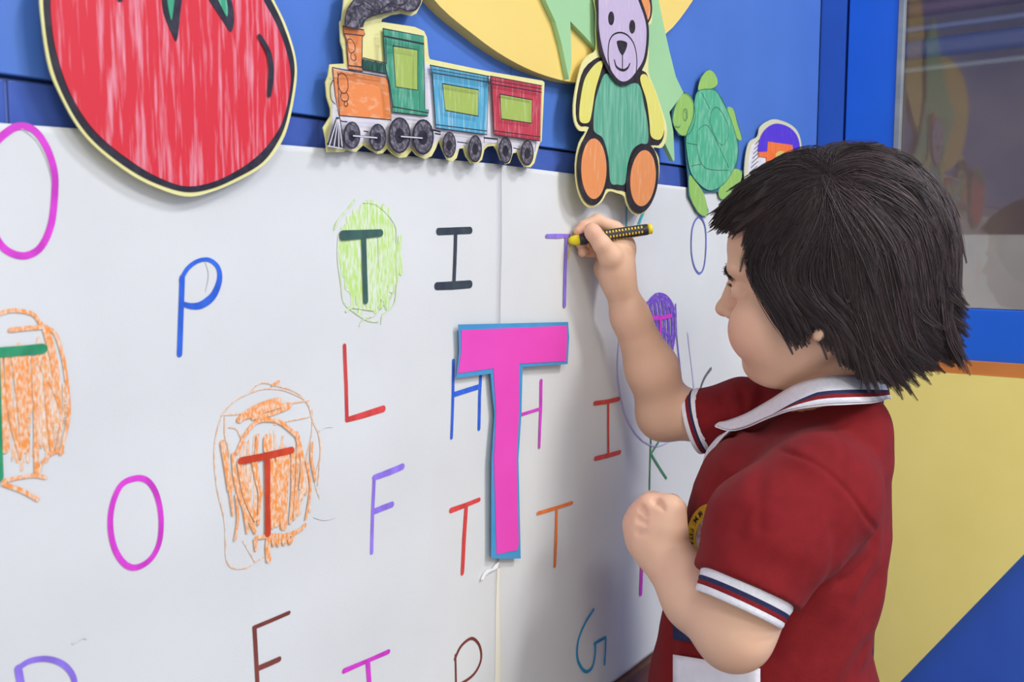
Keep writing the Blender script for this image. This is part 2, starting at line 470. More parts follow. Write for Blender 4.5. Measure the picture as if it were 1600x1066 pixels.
# left edge scribble
scrib(left, 'crayon_scribble', 0, lambda k, n: zig(38, 630, 58, 112, k, n, 6, -0.03, (0.5, 0.95)), 22, S_or2, 0.0002, 2.0, 'orange scribble at the left edge')
marks(left, 'crayon_scribble', [([(-30, 500), (5, 486), (30, 486), (48, 492), (62, 510), (80, 520), (93, 560), (100, 610), (102, 650), (94, 690), (90, 708)], 2.2, True),
    ([(18, 560), (26, 620), (34, 700)], 5.0, True), ([(30, 560), (34, 600), (36, 640)], 6.5, True), ([(46, 560), (50, 650), (52, 742)], 2.8, True), ([(4, 560), (10, 640), (28, 712)], 3.2, True),
    ([(66, 515), (78, 560), (82, 605)], 4.2, True), ([(62, 560), (70, 650), (76, 702)], 2.6, True), ([(50, 560), (74, 600), (90, 645), (84, 700), (72, 706)], 1.8, True),
    ([(0, 750), (30, 744), (50, 742), (66, 745)], 2.2, True), ([(0, 755), (28, 765), (54, 779)], 2.5, True), ([(55, 742), (62, 720), (80, 706), (93, 706)], 1.8, True),
    ([(-10, 560), (-2, 650), (2, 700)], 5, True), ([(10, 515), (40, 512), (66, 510)], 2.5, True)], S_or, 0.0007, 'dense orange strokes at the left edge')
marks(left, 'drawn_letter', [([(-60, 556), (-20, 551), (30, 547), (60, 544)], 5.6, True), ([(-14, 552), (-11, 650), (-7, 745)], 4.5, True)], I_grn, 0.0011, 'green T at the left edge')
# scribble around the rust T
random.seed(3)
scrib(left, 'crayon_scribble', 0, lambda k, n: zig(414, 752, 60, 92, k, n, 7, -0.02, (0.4, 0.95)), 18, S_or2, 0.0002, 1.8, 'light orange scribble around the rust T')
zr = lambda X, Y: (320 + X / 3.33, 580 + Y / 3.33)
def zrs(pts, w, sm=True): return ([zr(*p) for p in pts], w, sm)
marks(left, 'crayon_outline', [zrs([(75, 225), (130, 160), (210, 115), (290, 90), (380, 95), (450, 120), (510, 160), (540, 260), (575, 350), (570, 470), (560, 590)], 0.8),
    zrs([(75, 225), (45, 330), (35, 450), (50, 620), (85, 780), (98, 990), (180, 1022), (250, 985), (310, 945)], 0.8), zrs([(560, 290), (575, 420), (545, 560), (570, 655)], 0.8),
    zrs([(180, 880), (215, 940), (245, 990)], 0.8), zrs([(75, 225), (200, 215), (370, 175), (520, 150)], 1.0), zrs([(210, 115), (270, 60), (360, 75), (460, 110), (520, 180), (525, 230), (420, 255), (340, 275)], 0.8),
    zrs([(90, 235), (90, 330), (110, 420), (105, 540)], 1.0), zrs([(110, 290), (150, 300), (180, 370)], 0.9), zrs([(540, 200), (530, 330), (500, 470), (520, 600), (495, 770)], 0.9)], S_or2, 0.0006)
marks(left, 'crayon_scribble', [zrs([(165, 250), (220, 215), (300, 190), (370, 150), (300, 165), (220, 200), (160, 250)], 4.2), zrs([(330, 70), (364, 50)], 2.0), zrs([(230, 240), (320, 220), (420, 180), (380, 175), (200, 235)], 3.0),
    zrs([(320, 470), (335, 600), (330, 790)], 7.0), zrs([(365, 440), (355, 600), (350, 780)], 7.0), zrs([(400, 440), (390, 600), (385, 800)], 6.0), zrs([(430, 400), (430, 600), (420, 780)], 3.2),
    zrs([(460, 340), (450, 560), (440, 760)], 2.6), zrs([(450, 320), (480, 460), (470, 600)], 3.6), zrs([(130, 430), (140, 560), (180, 700), (240, 830)], 3.2), zrs([(160, 470), (190, 640), (240, 760)], 4.2),
    zrs([(230, 450), (250, 560), (270, 640)], 3.6), zrs([(255, 330), (245, 470), (262, 620), (255, 790)], 2.4), zrs([(150, 420), (190, 330), (250, 260), (320, 250), (380, 270), (460, 340)], 3.0),
    zrs([(300, 350), (300, 400)], 6.0), zrs([(250, 860), (330, 850), (400, 850), (470, 820), (495, 795)], 3.0), zrs([(310, 860), (305, 910), (310, 975)], 4.5), zrs([(330, 850), (335, 900), (350, 860), (360, 900), (375, 850), (390, 895), (405, 840), (420, 890), (440, 830)], 2.6),
    zrs([(240, 870), (245, 920)], 3.0), zrs([(530, 370), (525, 450), (545, 560)], 2.4), zrs([(500, 470), (520, 600), (500, 760)], 2.0), zrs([(75, 370), (95, 500), (110, 610)], 4.0), zrs([(140, 640), (150, 760), (135, 870)], 2.0),
    zrs([(110, 620), (120, 700), (125, 740)], 2.0), zrs([(180, 700), (200, 830)], 2.5)], S_or, 0.0010, 'dense orange scribble around the rust T')
marks(left, 'drawn_letter', [([(370, 719), (400, 713), (447, 702)], 5.0), ([(410, 712), (410, 780), (411, 832)], (5.2, 4.4, 5.0))], I_rust, 0.0015, 'rust red T on orange scribble')
# lime scribble
random.seed(5)
zl = lambda X, Y: (500 + X / 4.843, 300 + Y / 4.843)
scrib(left, 'crayon_scribble', 0, lambda k, n: zig(567, 405, 44, 88, k, n, 8, 0.0, (0.75, 1.02)), 26, S_lime, 0.0002, 4.2, 'lime green scribble around the dark T')
marks(left, 'crayon_outline', [([zl(*p) for p in ((300, 80), (380, 90), (450, 140), (520, 220), (545, 300), (540, 480), (545, 640), (530, 830), (480, 890), (440, 930), (432, 995))], 1.0, True),
    ([zl(*p) for p in ((110, 330), (105, 500), (130, 700), (150, 830), (220, 900), (330, 970), (410, 980))], 0.9, True), ([zl(*p) for p in ((270, 1010), (300, 960), (380, 930), (430, 860), (500, 800), (530, 700))], 1.0, True),
    ([zl(*p) for p in ((80, 280), (110, 210), (180, 130), (230, 60))], 1.5, True), ([zl(*p) for p in ((170, 900), (210, 870), (300, 880), (370, 890))], 2.0, True)], S_lime, 0.0008)
marks(left, 'drawn_letter', [([(529, 368), (560, 366), (587, 364)], (7.6, 6.6, 5.6)), ([(561, 370), (562, 420), (564, 470)], 5.0)], ink('dark_teal_marker', (58, 88, 84), (70, 106, 92)), 0.0013, 'dark T on lime scribble')
# plain letters, left sheet
marks(left, 'drawn_letter', [([(8, 205), (28, 198), (48, 205), (66, 230), (78, 265), (80, 300), (75, 350), (60, 385), (38, 399), (15, 396), (-5, 380), (-25, 340), (-32, 290), (-20, 235)], 4.0, True, True)], I_mag, label='large magenta O at the left edge')
marks(left, 'pencil_mark', [([(28, 202), (50, 220), (66, 250), (75, 282)], 0.5, True)], I_pencil)
marks(left, 'drawn_letter', [([(278, 434), (276, 500), (275, 553)], 4.0), ([(276, 438), (286, 420), (302, 408), (320, 406), (334, 418), (336, 438), (326, 462), (308, 476), (292, 478), (278, 474)], (3, 3, 2.6, 3.2, 4.4, 5.4, 4.2, 3), True)], I_blu, label='blue P')
marks(left, 'pencil_mark', [([(314, 410), (319, 430), (314, 455)], 0.5, True)], I_pencil)
marks(left, 'drawn_letter', [([(679, 362), (704, 361), (729, 360)], 6.2), ([(706, 364), (704, 405), (702, 445)], 4.6), ([(675, 447), (700, 446), (728, 444)], (6.6, 7.2, 7.0))], I_nvy, label='black I')
marks(left, 'drawn_letter', [([(533, 540), (535, 600), (535, 655)], 3.6), ([(535, 655), (560, 648), (592, 638)], (4, 5, 5.5))], I_red, label='red L')
marks(left, 'drawn_letter', [([(701, 563), (700, 620), (699, 683)], 3.6), ([(744, 583), (742, 620), (742, 669)], 4.2), ([(701, 616), (720, 610), (743, 603)], 4.6)], I_blu, label='blue H')
marks(left, 'drawn_letter', [([(207, 747), (226, 750), (240, 770), (247, 805), (244, 845), (230, 872), (208, 885), (190, 880), (175, 858), (168, 825), (171, 790), (185, 758)], 3.8, True, True)], I_mag, label='magenta O in the lower left')
marks(left, 'drawn_letter', [([(577, 745), (575, 800), (574, 862)], 3.6), ([(577, 745), (600, 737), (622, 728)], (4.6, 5.4, 5.4)), ([(577, 798), (592, 792), (606, 787)], 5.0)], I_vio, label='violet F')
marks(left, 'drawn_letter', [([(700, 797), (722, 789), (744, 780)], (5, 4.4, 4.0)), ([(724, 790), (720, 840), (717, 894)], (5, 5.4, 5.0))], I_red, label='red T left of the pink paper letter')
marks(left, 'drawn_letter', [([(392, 980), (394, 1030), (397, 1105)], 3.6), ([(391, 979), (418, 968), (446, 956)], 3.0), ([(397, 1042), (414, 1035), (430, 1028)], 4.0)], I_brn, label='brown F at the bottom')
marks(left, 'drawn_letter', [([(533, 1047), (568, 1032), (602, 1017)], (4.4, 3.6, 4.2)), ([(570, 1032), (573, 1066), (575, 1120)], 5.0)], I_mag, label='magenta T at the bottom edge')
marks(left, 'drawn_letter', [([(705, 1022), (705, 1060), (704, 1120)], 2.4), ([(704, 1028), (714, 1008), (730, 996), (741, 1004), (745, 1020), (742, 1036), (732, 1052), (716, 1064), (705, 1068)], 2.8, True)], I_brn, label='thin brown P at the bottom')
marks(left, 'drawn_letter', [([(25, 1043), (30, 1070), (36, 1120)], 4.4), ([(25, 1043), (42, 1032), (66, 1028), (88, 1033), (104, 1045), (113, 1064), (110, 1090), (90, 1112), (50, 1120)], 3.4, True)], I_vio, label='violet D in the bottom left corner')
# right sheet
random.seed(9)
marks(right, 'drawn_letter', [([(848, 369), (865, 369), (885, 368)], (3.8, 4.6, 3.0)), ([(880, 371), (879, 420), (878, 477)], 5.4)], I_vio, label='violet T under the crayon tip')
marks(right, 'crayon_mark', [([(887, 386), (885, 395), (884, 402)], 3.0, True)], I_yelc)
marks(right, 'drawn_letter', [([(842, 595), (842, 640), (839, 698)], (4.4, 4.4, 3.6)), ([(780, 655), (815, 646), (842, 638)], 3.0), ([(788, 600), (786, 700)], 4.0)], I_mag, label='magenta H right of the pink paper letter')
marks(right, 'drawn_letter', [([(925, 630), (946, 627), (963, 623)], 4.8), ([(946, 627), (945, 670), (945, 711)], 4.0), ([(925, 716), (945, 711), (963, 706)], 5.0)], I_red, label='red I in the arm shadow')
marks(right, 'drawn_letter', [([(834, 801), (862, 793), (889, 785)], 3.6), ([(864, 793), (863, 840), (861, 883)], (4, 5, 4.4))], I_org, label='orange T')
marks(right, 'drawn_letter', [([(923, 952), (909, 974), (899, 1002), (899, 1030), (910, 1048), (921, 1042), (926, 1020), (926, 1004)], 3.6, True), ([(925, 1005), (943, 995), (942, 1015), (940, 1037)], 3.4)], I_cyn, label='blue G')
marks(right, 'drawn_letter', [([(1014, 660), (1013, 710), (1012, 764)], 2.8), ([(1040, 668), (1014, 709)], 3.0), ([(1014, 709), (1039, 747)], 3.2)], I_gn2, label='green K')
marks(right, 'drawn_loop', [([(974, 470), (963, 540), (962, 590), (970, 640), (985, 672), (1003, 690), (1024, 697), (1048, 686), (1068, 660), (1080, 620), (1070, 520)], 1.6, True)], I_thn, label='pale violet loop behind the arm')
marks(right, 'crayon_scribble', [([(1000 + 6 * k, 470 + 8 * abs(k - 4) / 3), (1003 + 6 * k, 500), (1008 + 5.4 * k, 540 + 5 * (k % 3))], 6.5, True) for k in range(8)] +
      [([(1004, 480), (1018, 462), (1034, 463), (1046, 480), (1050, 510), (1046, 545), (1044, 560)], 5, True), ([(1050, 475), (1052, 520), (1057, 565), (1060, 592)], 2.2, True), ([(1005, 475), (1030, 468), (1045, 490), (1015, 500)], 5, True),
       ([(1000, 510), (1030, 515), (1048, 535)], 4, True)], S_pur, 0.0004, 'purple scribble behind the arm')
marks(right, 'drawn_letter', [([(1014, 497), (1028, 496), (1042, 493)], 5.0), ([(1026, 498), (1026, 560)], 5)], I_mag, 0.0011, label='magenta T inside the purple scribble')
marks(right, 'drawn_letter', [([(1087, 339), (1096, 352), (1098, 380), (1095, 415), (1088, 427), (1080, 416), (1076, 390), (1078, 355)], 2.6, True, True)], I_bv, label='thin blue O below the turtle')
marks(right, 'drawn_letter', [([(1107, 576), (1097, 590), (1090, 608), (1088, 630), (1095, 650), (1107, 655)], (4.5, 3.5, 3, 3), True)], I_gry, label='grey C behind the sleeve')
marks(right, 'drawn_letter', [([(1175, 590), (1175, 640)], 3.4), ([(1192, 592), (1176, 616), (1192, 640)], 3.4)], I_grn, label='green K below the chin')
marks(right, 'drawn_letter', [([(974, 305), (975, 352), (975, 400)], 2.2), ([(1003, 328), (997, 342), (993, 353), (980, 380)], 4.4, True)], I_tel, label='teal K behind the hand')
marks(right, 'drawn_letter', [([(976, 842), (1000, 838), (1028, 834)], 6), ([(1001, 838), (1000, 880), (999, 927)], 6.6)], I_mag, label='magenta T behind the fist')

# ------------------------------------------------------------------ paper cut-outs and foam shapes on the wall
class Art:
    def __init__(s, name, label, cat, off, conv=lambda x, y: (x, y)):
        s.off, s.conv = off, conv; s.name, s.label, s.cat = name, label, cat; s.root = None; s.lay = off
    def poly(s, name, pts, m, th=0.0004, smooth=True, n=5, label=None, base=None, gap=0.0):
        P = catmull(pts, True, n) if smooth else pts
        y1 = -(s.lay + gap if base is None else base)
        y0 = y1 - th
        W2 = [wp(*s.conv(*p), -y0) for p in P]
        if s.root is None:
            xs = [q[0] for q in W2]; zs = [q[1] for q in W2]
            s.root = thing(s.name, ((min(xs) + max(xs)) / 2, y1, min(zs)), s.label, s.cat)
        o = prism(name, W2, y1, y0, m, s.root, label=label)
        if base is None: s.lay += th + gap + 0.00004
        return o
    def lines(s, name, strokes, m, label=None):
        V = []; Fc = []
        y = -(s.lay + 0.0002)
        for k, st in enumerate(strokes):
            pts, wmm = st[0], st[1]; sm = st[2] if len(st) > 2 else True; cl = st[3] if len(st) > 3 else False
            P = catmull(pts, cl, 6) if sm else (list(pts) + ([pts[0]] if cl else []))
            if not sm and cl: cl = False
            Wd = wmm
            if isinstance(wmm, (tuple, list)): Wd = list(np.interp(np.linspace(0, 1, len(P)), np.linspace(0, 1, len(wmm)), wmm))
            Wd = [w * 0.001 for w in Wd] if isinstance(Wd, list) else Wd * 0.001
            ribbon([wp(*s.conv(*p), -y) for p in P], Wd, (lambda x, z, yy=y - 1e-5 * k: yy), V, Fc, cl)
        o = mesh(name, V, Fc, m, s.root, label=label)
        s.lay += 0.0003
        return o

# foam boards
z3 = lambda X, Y: (860 + X / 3.045, Y / 3.045)
fy = Art('foam_petal', 'large yellow foam petal shape above the train cut-out', 'decoration', 0.0)
fy.poly('foam_petal_board', [(560, -330), (600, -130), (672, -8), (745, 58), (800, 95), (852, 118), (905, 129), (960, 120), (1000, 80), (1010, 0), (1000, -120), (930, -260), (800, -360), (660, -400)], M_foam_y, 0.012)
fy2 = Art('foam_petal', 'smaller yellow foam petal right of the mint green foam leaf', 'decoration', 0.0)
fy2.poly('foam_petal_board', [(1000, 60), (1040, 53), (1083, 0), (1120, -70), (1150, -200), (1120, -330), (1060, -340), (1012, -200), (1000, -60)], M_foam_y, 0.009, n=4)
fg = Art('foam_leaf', 'mint green foam leaf with a pointed tip between bear and turtle', 'decoration', 0.0125)
fg.poly('foam_leaf_board', [(790, -150), (832, -50), (853, 2), (868, 34), (878, 70), (884, 100), (889, 124), (893, 100), (892, 60), (891, 33), (915, 58), (938, 84), (960, 105), (1000, 150), (1030, 205), (1052, 252), (1054, 250), (1052, 205), (1046, 175), (1068, 145), (1056, 120), (1046, 80), (1040, 53), (1030, 5), (1022, -60), (1040, -200), (1000, -330), (930, -230), (860, -160)], M_foam_g, 0.005, smooth=False)

# tomato
T = Art('tomato_cutout', 'big red tomato paper cut-out coloured with crayon at the top left', 'cut-out', 0.012)
back = [(64, -20), (66, 40), (77, 106), (95, 150), (120, 195), (150, 230), (198, 268), (240, 291), (290, 307), (330, 300), (375, 281), (412, 258), (438, 226), (452, 190), (463, 130), (462, 90), (449, 45), (432, 8), (400, -50), (340, -95), (250, -112), (150, -100), (90, -65)]
T.poly('card_backing', back, M_card, 0.0012)
T.poly('black_outline', [(70, -20), (71, 40), (82, 103), (100, 150), (125, 194), (156, 229), (202, 264), (243, 286), (290, 300), (330, 295), (372, 277), (410, 254), (434, 222), (448, 188), (459, 130), (459, 92), (446, 48), (428, 8), (396, -44), (338, -88), (250, -104), (154, -93), (96, -58)], M_ink)
T.poly('red_flesh', [(81, -15), (82, 45), (92, 95), (110, 145), (135, 188), (164, 220), (205, 252), (245, 276), (288, 291), (328, 286), (368, 268), (402, 244), (428, 214), (444, 182), (454, 130), (450, 90), (437, 50), (418, 12), (388, -35), (332, -76), (250, -92), (160, -82), (105, -48)], crayon('red_crayon', (212, 46, 58), (232, 170, 186), 330, 24, 0.50, 0.80))
Gn = crayon('green_crayon', (58, 158, 118), (150, 206, 182))
T.poly('leaf_outline', [(120, -80), (170, -30), (186, 3), (200, -10), (230, -40), (250, -20), (256, 20), (270, 55), (276, 64), (280, 40), (283, 10), (290, -20), (310, -25), (330, 5), (350, 35), (361, 50), (366, 30), (362, 0), (350, -30), (380, -70), (300, -95), (200, -95)], M_ink, n=3)
T.poly('green_leaf', [(140, -78), (180, -25), (225, -60), (256, -30), (262, 5), (268, 32), (272, 5), (276, -20), (300, -40), (330, -20), (345, 8), (355, 26), (354, 0), (340, -35), (355, -65), (300, -85), (200, -85)], Gn, n=3)
T.lines('shine_line', [([(406, 57), (419, 80), (424, 105), (423, 130), (421, 148)], (3.4, 4.2, 4.4, 4.2, 3.2))], M_ink)

# train
z2 = lambda X, Y: (480 + X / 3.8075, Y / 3.8075)
R = Art('train_cutout', 'steam train paper cut-out with orange engine and green, blue and red cars', 'cut-out', 0.010, z2)
R.poly('card_backing', [(225, -60), (215, 40), (207, 118), (195, 130), (200, 250), (215, 300), (222, 378), (135, 383), (125, 450), (110, 490), (118, 580), (140, 650), (140, 690), (95, 760), (112, 830), (118, 905), (215, 905), (235, 893), (290, 905), (335, 862), (375, 890), (420, 916), (450, 912), (478, 882), (505, 912), (550, 940), (590, 935), (625, 892), (650, 922), (700, 946), (740, 930), (765, 885), (785, 832), (803, 885), (835, 952), (865, 962), (890, 940), (905, 885), (930, 882), (945, 930), (975, 970), (1010, 976), (1040, 950), (1055, 890), (1075, 872), (1110, 867), (1130, 893), (1150, 950), (1180, 978), (1205, 970), (1225, 912), (1250, 907), (1265, 950), (1295, 995), (1330, 995), (1352, 970), (1370, 900), (1385, 850), (1395, 840), (1412, 490), (1400, 480), (1080, 425), (730, 352), (722, 330), (712, 220), (695, 185), (640, 160), (440, 130), (445, 115), (500, 90), (560, 80), (620, 95), (650, 80), (680, 20), (700, -60), (640, -130), (500, -150), (330, -130)], M_card, 0.0010, smooth=False)
R.poly('white_ground', [(150, 405), (460, 400), (470, 170), (690, 210), (700, 370), (735, 390), (1390, 505), (1380, 850), (1330, 975), (1290, 960), (1250, 890), (1170, 960), (1130, 850), (1060, 860), (1000, 955), (930, 860), (860, 930), (790, 820), (700, 925), (620, 870), (540, 920), (470, 850), (420, 895), (340, 840), (270, 895), (215, 885), (118, 880), (150, 700)], M_cardw, smooth=False)
O = crayon('orange_crayon', (232, 138, 76), (238, 190, 150), 120, 260, 0.5, 0.8)
Gr = crayon('grey_crayon', (72, 68, 76), (150, 146, 158), 300, 300, 0.45, 0.75)
Lm = crayon('lime_crayon', (160, 182, 88), (188, 202, 134))
Bl = crayon('sky_blue_crayon', (84, 164, 196), (170, 204, 220)); Rd = crayon('crimson_crayon', (188, 62, 76), (214, 140, 150)); G2 = crayon('sea_green_crayon', (66, 150, 118), (140, 196, 172))
Dg = crayon('dark_green_crayon', (40, 92, 76), (100, 150, 130))
R.poly('boiler', [(150, 410), (200, 420), (465, 462), (480, 480), (497, 640), (500, 712), (190, 685), (165, 560)], O, smooth=False)
R.poly('chimney', [(215, 155), (335, 175), (340, 205), (328, 220), (325, 395), (330, 425), (245, 410), (245, 385), (232, 230), (218, 200)], O, smooth=False)
R.poly('handrail', [(330, 350), (465, 380), (470, 440), (330, 415)], Dg, smooth=False)
R.poly('cab', [(450, 170), (690, 215), (700, 650), (720, 655), (715, 690), (508, 668), (510, 630), (490, 500), (465, 400)], G2, smooth=False)
R.poly('cab_window', [(512, 275), (655, 300), (655, 535), (528, 515)], Lm, smooth=False)
R.poly('blue_car', [(732, 390), (1082, 455), (1078, 480), (1066, 800), (768, 760), (745, 440), (738, 430)], Bl, smooth=False)
R.poly('blue_car_window', [(806, 500), (1018, 535), (1016, 690), (822, 655)], Lm, smooth=False)
R.poly('red_car', [(1090, 455), (1393, 510), (1385, 838), (1115, 800), (1098, 500)], Rd, smooth=False)
R.poly('red_car_window', [(1148, 562), (1336, 595), (1333, 732), (1156, 705)], Lm, smooth=False)
R.poly('smoke', [(228, 150), (232, 80), (262, 20), (310, -30), (380, -60), (470, -80), (560, -90), (640, -60), (680, 0), (650, 60), (600, 70), (560, 55), (500, 70), (450, 75), (400, 88), (350, 115), (330, 160), (290, 165)], Gr)
R.poly('cowcatcher', [(172, 702), (190, 700), (215, 862), (212, 880), (120, 868)], crayon('dark_grey_crayon', (56, 54, 62), (110, 108, 118)), smooth=False)
for cx, cy, rx, ry in ((267, 805, 50, 82), (420, 818, 50, 82), (550, 805, 66, 108), (690, 815, 64, 106), (846, 862, 40, 78), (1000, 885, 40, 82), (1180, 895, 40, 80), (1310, 910, 38, 76)):
    R.poly('wheel_rim', ellipse(cx, cy, rx, ry, 20), M_ink, smooth=False, base=R.lay, th=0.0003)
    R.poly('wheel', ellipse(cx, cy, rx * 0.86, ry * 0.9, 20), Gr, smooth=False, base=R.lay + 0.0003, th=0.0003)
    R.poly('wheel_hub', ellipse(cx, cy + 3, rx * 0.42, ry * 0.42, 14), M_ink, smooth=False, base=R.lay + 0.0006, th=0.0002)
R.lay += 0.0009
L = lambda *p: (list(p), 0.9, False, True)
R.lines('ink_outline', [
    L((150, 402), (200, 412), (465, 458), (482, 480), (498, 640), (500, 714), (188, 688), (165, 560)),
    L((213, 155), (337, 178), (342, 205), (328, 220), (325, 395), (330, 425), (245, 412), (245, 385), (232, 230), (218, 200)),
    ([(220, 200), (330, 212)], 0.9, False), ([(245, 390), (325, 400)], 0.9, False), ([(182, 430), (188, 600), (190, 685)], 0.8, False),
    ([(205, 435), (235, 460), (243, 520), (225, 555), (200, 545), (182, 500), (185, 450)], 0.8, True, True), ([(205, 555), (198, 575), (212, 600), (238, 600), (245, 575), (235, 555)], 0.8, True), (ellipse(230, 618, 11, 16, 12), 0.8, False, True),
    ([(240, 240), (262, 235), (283, 270), (280, 305), (258, 315), (245, 290)], 0.7, True, True), ([(262, 318), (260, 345), (278, 362), (290, 345), (280, 325)], 0.7, True),
    L((332, 345), (466, 376), (472, 440), (330, 412)), ([(350, 420), (352, 370), (375, 365), (380, 420)], 0.6, True), ([(390, 425), (392, 378), (412, 372), (418, 430)], 0.6, True), ([(430, 432), (432, 386), (450, 384), (455, 438)], 0.6, True),
    L((450, 170), (692, 215), (700, 650), (722, 655), (716, 692), (506, 668), (510, 630), (490, 500), (465, 400)),
    ([(455, 215), (692, 262)], 1.4, False), ([(508, 635), (720, 672)], 0.9, False), ([(466, 230), (470, 380)], 0.9, False), L((510, 273), (657, 298), (657, 537), (526, 517)),
    L((730, 388), (1084, 455), (1080, 480), (1068, 802), (766, 762), (745, 440)), ([(740, 432), (1078, 490)], 0.9, False), ([(745, 412), (1080, 470)], 0.6, False), ([(765, 742), (1068, 780)], 0.8, False), L((804, 498), (1020, 535), (1018, 692), (820, 657)),
    L((1088, 453), (1395, 510), (1386, 840), (1113, 802), (1098, 500)), ([(1098, 500), (1392, 550)], 0.9, False), ([(1094, 478), (1394, 530)], 0.6, False), ([(1112, 778), (1386, 815)], 0.8, False), L((1146, 560), (1338, 595), (1335, 734), (1154, 707)),
    ([(1072, 455), (1076, 500), (1086, 500), (1090, 455)], 1.4, False), ([(735, 770), (790, 785)], 1.4, False), ([(1050, 820), (1130, 828)], 1.4, False), ([(760, 795), (790, 800)], 1.2, False),
    L((172, 700), (192, 700), (218, 865), (214, 884), (116, 870)), ([(270, 808), (420, 820)], 1.6, False), ([(550, 812), (690, 822)], 1.6, False),
    ([(115, 855), (215, 872)], 0.7, False), ([(188, 690), (200, 720), (235, 725)], 0.9, True), ([(335, 780), (360, 785)], 0.9, False),
    ([(150, 480), (135, 520), (140, 590), (165, 620)], 0.8, True), ([(890, 845), (950, 852)], 0.9, False), ([(1050, 800), (1050, 850)], 0.8, False), ([(1130, 830), (1130, 850)], 0.8, False), ([(1225, 880), (1262, 890)], 0.9, False), ([(1358, 850), (1352, 900)], 0.8, False),
], M_ink)
R.lines('smoke_curls', [([(228, 150), (232, 80), (262, 20), (310, -30)], 0.9), ([(240, 148), (262, 110), (255, 80), (290, 75), (280, 40), (320, 30), (330, -10)], 0.9), ([(300, 160), (330, 100), (370, 105), (385, 70), (350, 50)], 0.8),
    ([(390, 60), (420, 75), (450, 50), (430, 10), (390, -10)], 0.8), ([(455, 70), (500, 60), (490, 20), (530, 0)], 0.8), ([(520, 65), (560, 50), (600, 65), (650, 50), (678, 0)], 0.9), ([(340, 5), (380, 30), (410, 60), (450, 50), (490, 20), (540, 30), (580, 20), (600, -20)], 1.0),
    ([(330, 160), (345, 118), (400, 90), (460, 76), (500, 72)], 0.9)], M_ink)
R.lines('chalk_bars', [([(178, 712), (132, 865)], 0.9, False), ([(184, 712), (160, 868)], 0.9, False), ([(188, 712), (188, 872)], 0.9, False), ([(190, 712), (208, 870)], 0.9, False), ([(122, 868), (210, 884)], 0.7, False)], mat('chalk_white_line', (214, 212, 220), 0.6))
R.lines('coupling_rod', [([(275, 808), (415, 820)], 0.9, False)], MATS['chalk_white_line'])
R.lines('coupling_rod', [([(560, 812), (685, 822)], 0.9, False)], MATS['chalk_white_line'])

# teddy bear
B = Art('teddy_bear_cutout', 'teddy bear paper cut-out with lilac face and green belly', 'cut-out', 0.0200, z3)
B.poly('card_backing', [(205, -40), (218, 60), (217, 140), (218, 235), (182, 262), (150, 305), (125, 400), (110, 500), (115, 580), (138, 622), (168, 628), (138, 680), (120, 780), (130, 900), (165, 975), (205, 985), (245, 960), (275, 912), (320, 920), (352, 935), (367, 980), (405, 1023), (455, 1005), (495, 930), (517, 840), (515, 750), (490, 703), (530, 703), (552, 660), (553, 600), (530, 520), (500, 430), (467, 345), (468, 250), (466, 130), (480, 110), (486, 60), (480, 0), (466, -50), (400, -100), (300, -115), (240, -95)], M_card, 0.0012, smooth=True, n=3)
B.poly('black_outline', [(245, 275), (205, 285), (160, 330), (137, 400), (122, 500), (127, 575), (148, 602), (185, 605), (150, 680), (132, 780), (142, 890), (172, 960), (205, 972), (238, 945), (268, 898), (320, 906), (360, 915), (378, 970), (408, 1008), (448, 990), (484, 920), (504, 840), (502, 755), (478, 692), (515, 692), (538, 655), (540, 600), (518, 520), (490, 435), (455, 345), (400, 330), (300, 330)], M_ink, smooth=True, n=2)
B.poly('green_belly', [(268, 350), (235, 410), (212, 500), (206, 600), (215, 632), (250, 660), (276, 750), (286, 865), (320, 878), (355, 872), (368, 780), (392, 712), (430, 684), (462, 680), (464, 600), (446, 500), (418, 400), (340, 405)], crayon('bear_green_crayon', (88, 162, 132), (134, 190, 162), 300, 30, 0.45, 0.75))
Yl = crayon('bear_yellow_crayon', (222, 214, 108), (226, 222, 150)); Oc = crayon('bear_orange_crayon', (226, 144, 86), (236, 180, 136), 300, 40)
B.poly('arm', [(250, 290), (212, 308), (165, 375), (143, 480), (138, 560), (152, 585), (184, 580), (198, 530), (214, 430), (240, 340)], Yl, base=B.lay, th=0.0004)
B.poly('arm', [(428, 380), (445, 352), (470, 375), (500, 440), (526, 520), (542, 600), (530, 655), (505, 665), (478, 645), (472, 580), (458, 480)], Yl, base=B.lay, th=0.0004)
B.lay += 0.00045
B.poly('foot_outline', ellipse(202, 805, 74, 172, 44), M_ink, smooth=False, base=B.lay, th=0.0003)
B.poly('foot_outline', ellipse(438, 850, 76, 166, 44, 0.12), M_ink, smooth=False, base=B.lay, th=0.0003)
B.lay += 0.00035
B.poly('foot_pad', ellipse(207, 803, 60, 144, 44), Oc, smooth=False, base=B.lay, th=0.0003)
B.poly('foot_pad', ellipse(441, 848, 60, 134, 44, 0.08), Oc, smooth=False, base=B.lay, th=0.0003)
B.lay += 0.00035
B.poly('ear_outline', [(395, -30), (420, 20), (445, 105), (460, 115), (480, 80), (484, 30), (470, -40), (420, -80)], M_ink, base=B.lay, th=0.0003)
B.poly('ear', [(405, -30), (432, 20), (450, 92), (462, 98), (474, 70), (474, 20), (455, -35), (420, -60)], Oc, base=B.lay + 0.0003, th=0.0003)
B.lay += 0.0007
B.poly('head_outline', [(222, -30), (220, 60), (222, 150), (240, 260), (275, 340), (310, 390), (345, 408), (385, 395), (425, 350), (455, 290), (468, 200), (466, 110), (440, 20), (405, -50), (330, -85), (260, -75)], M_ink)
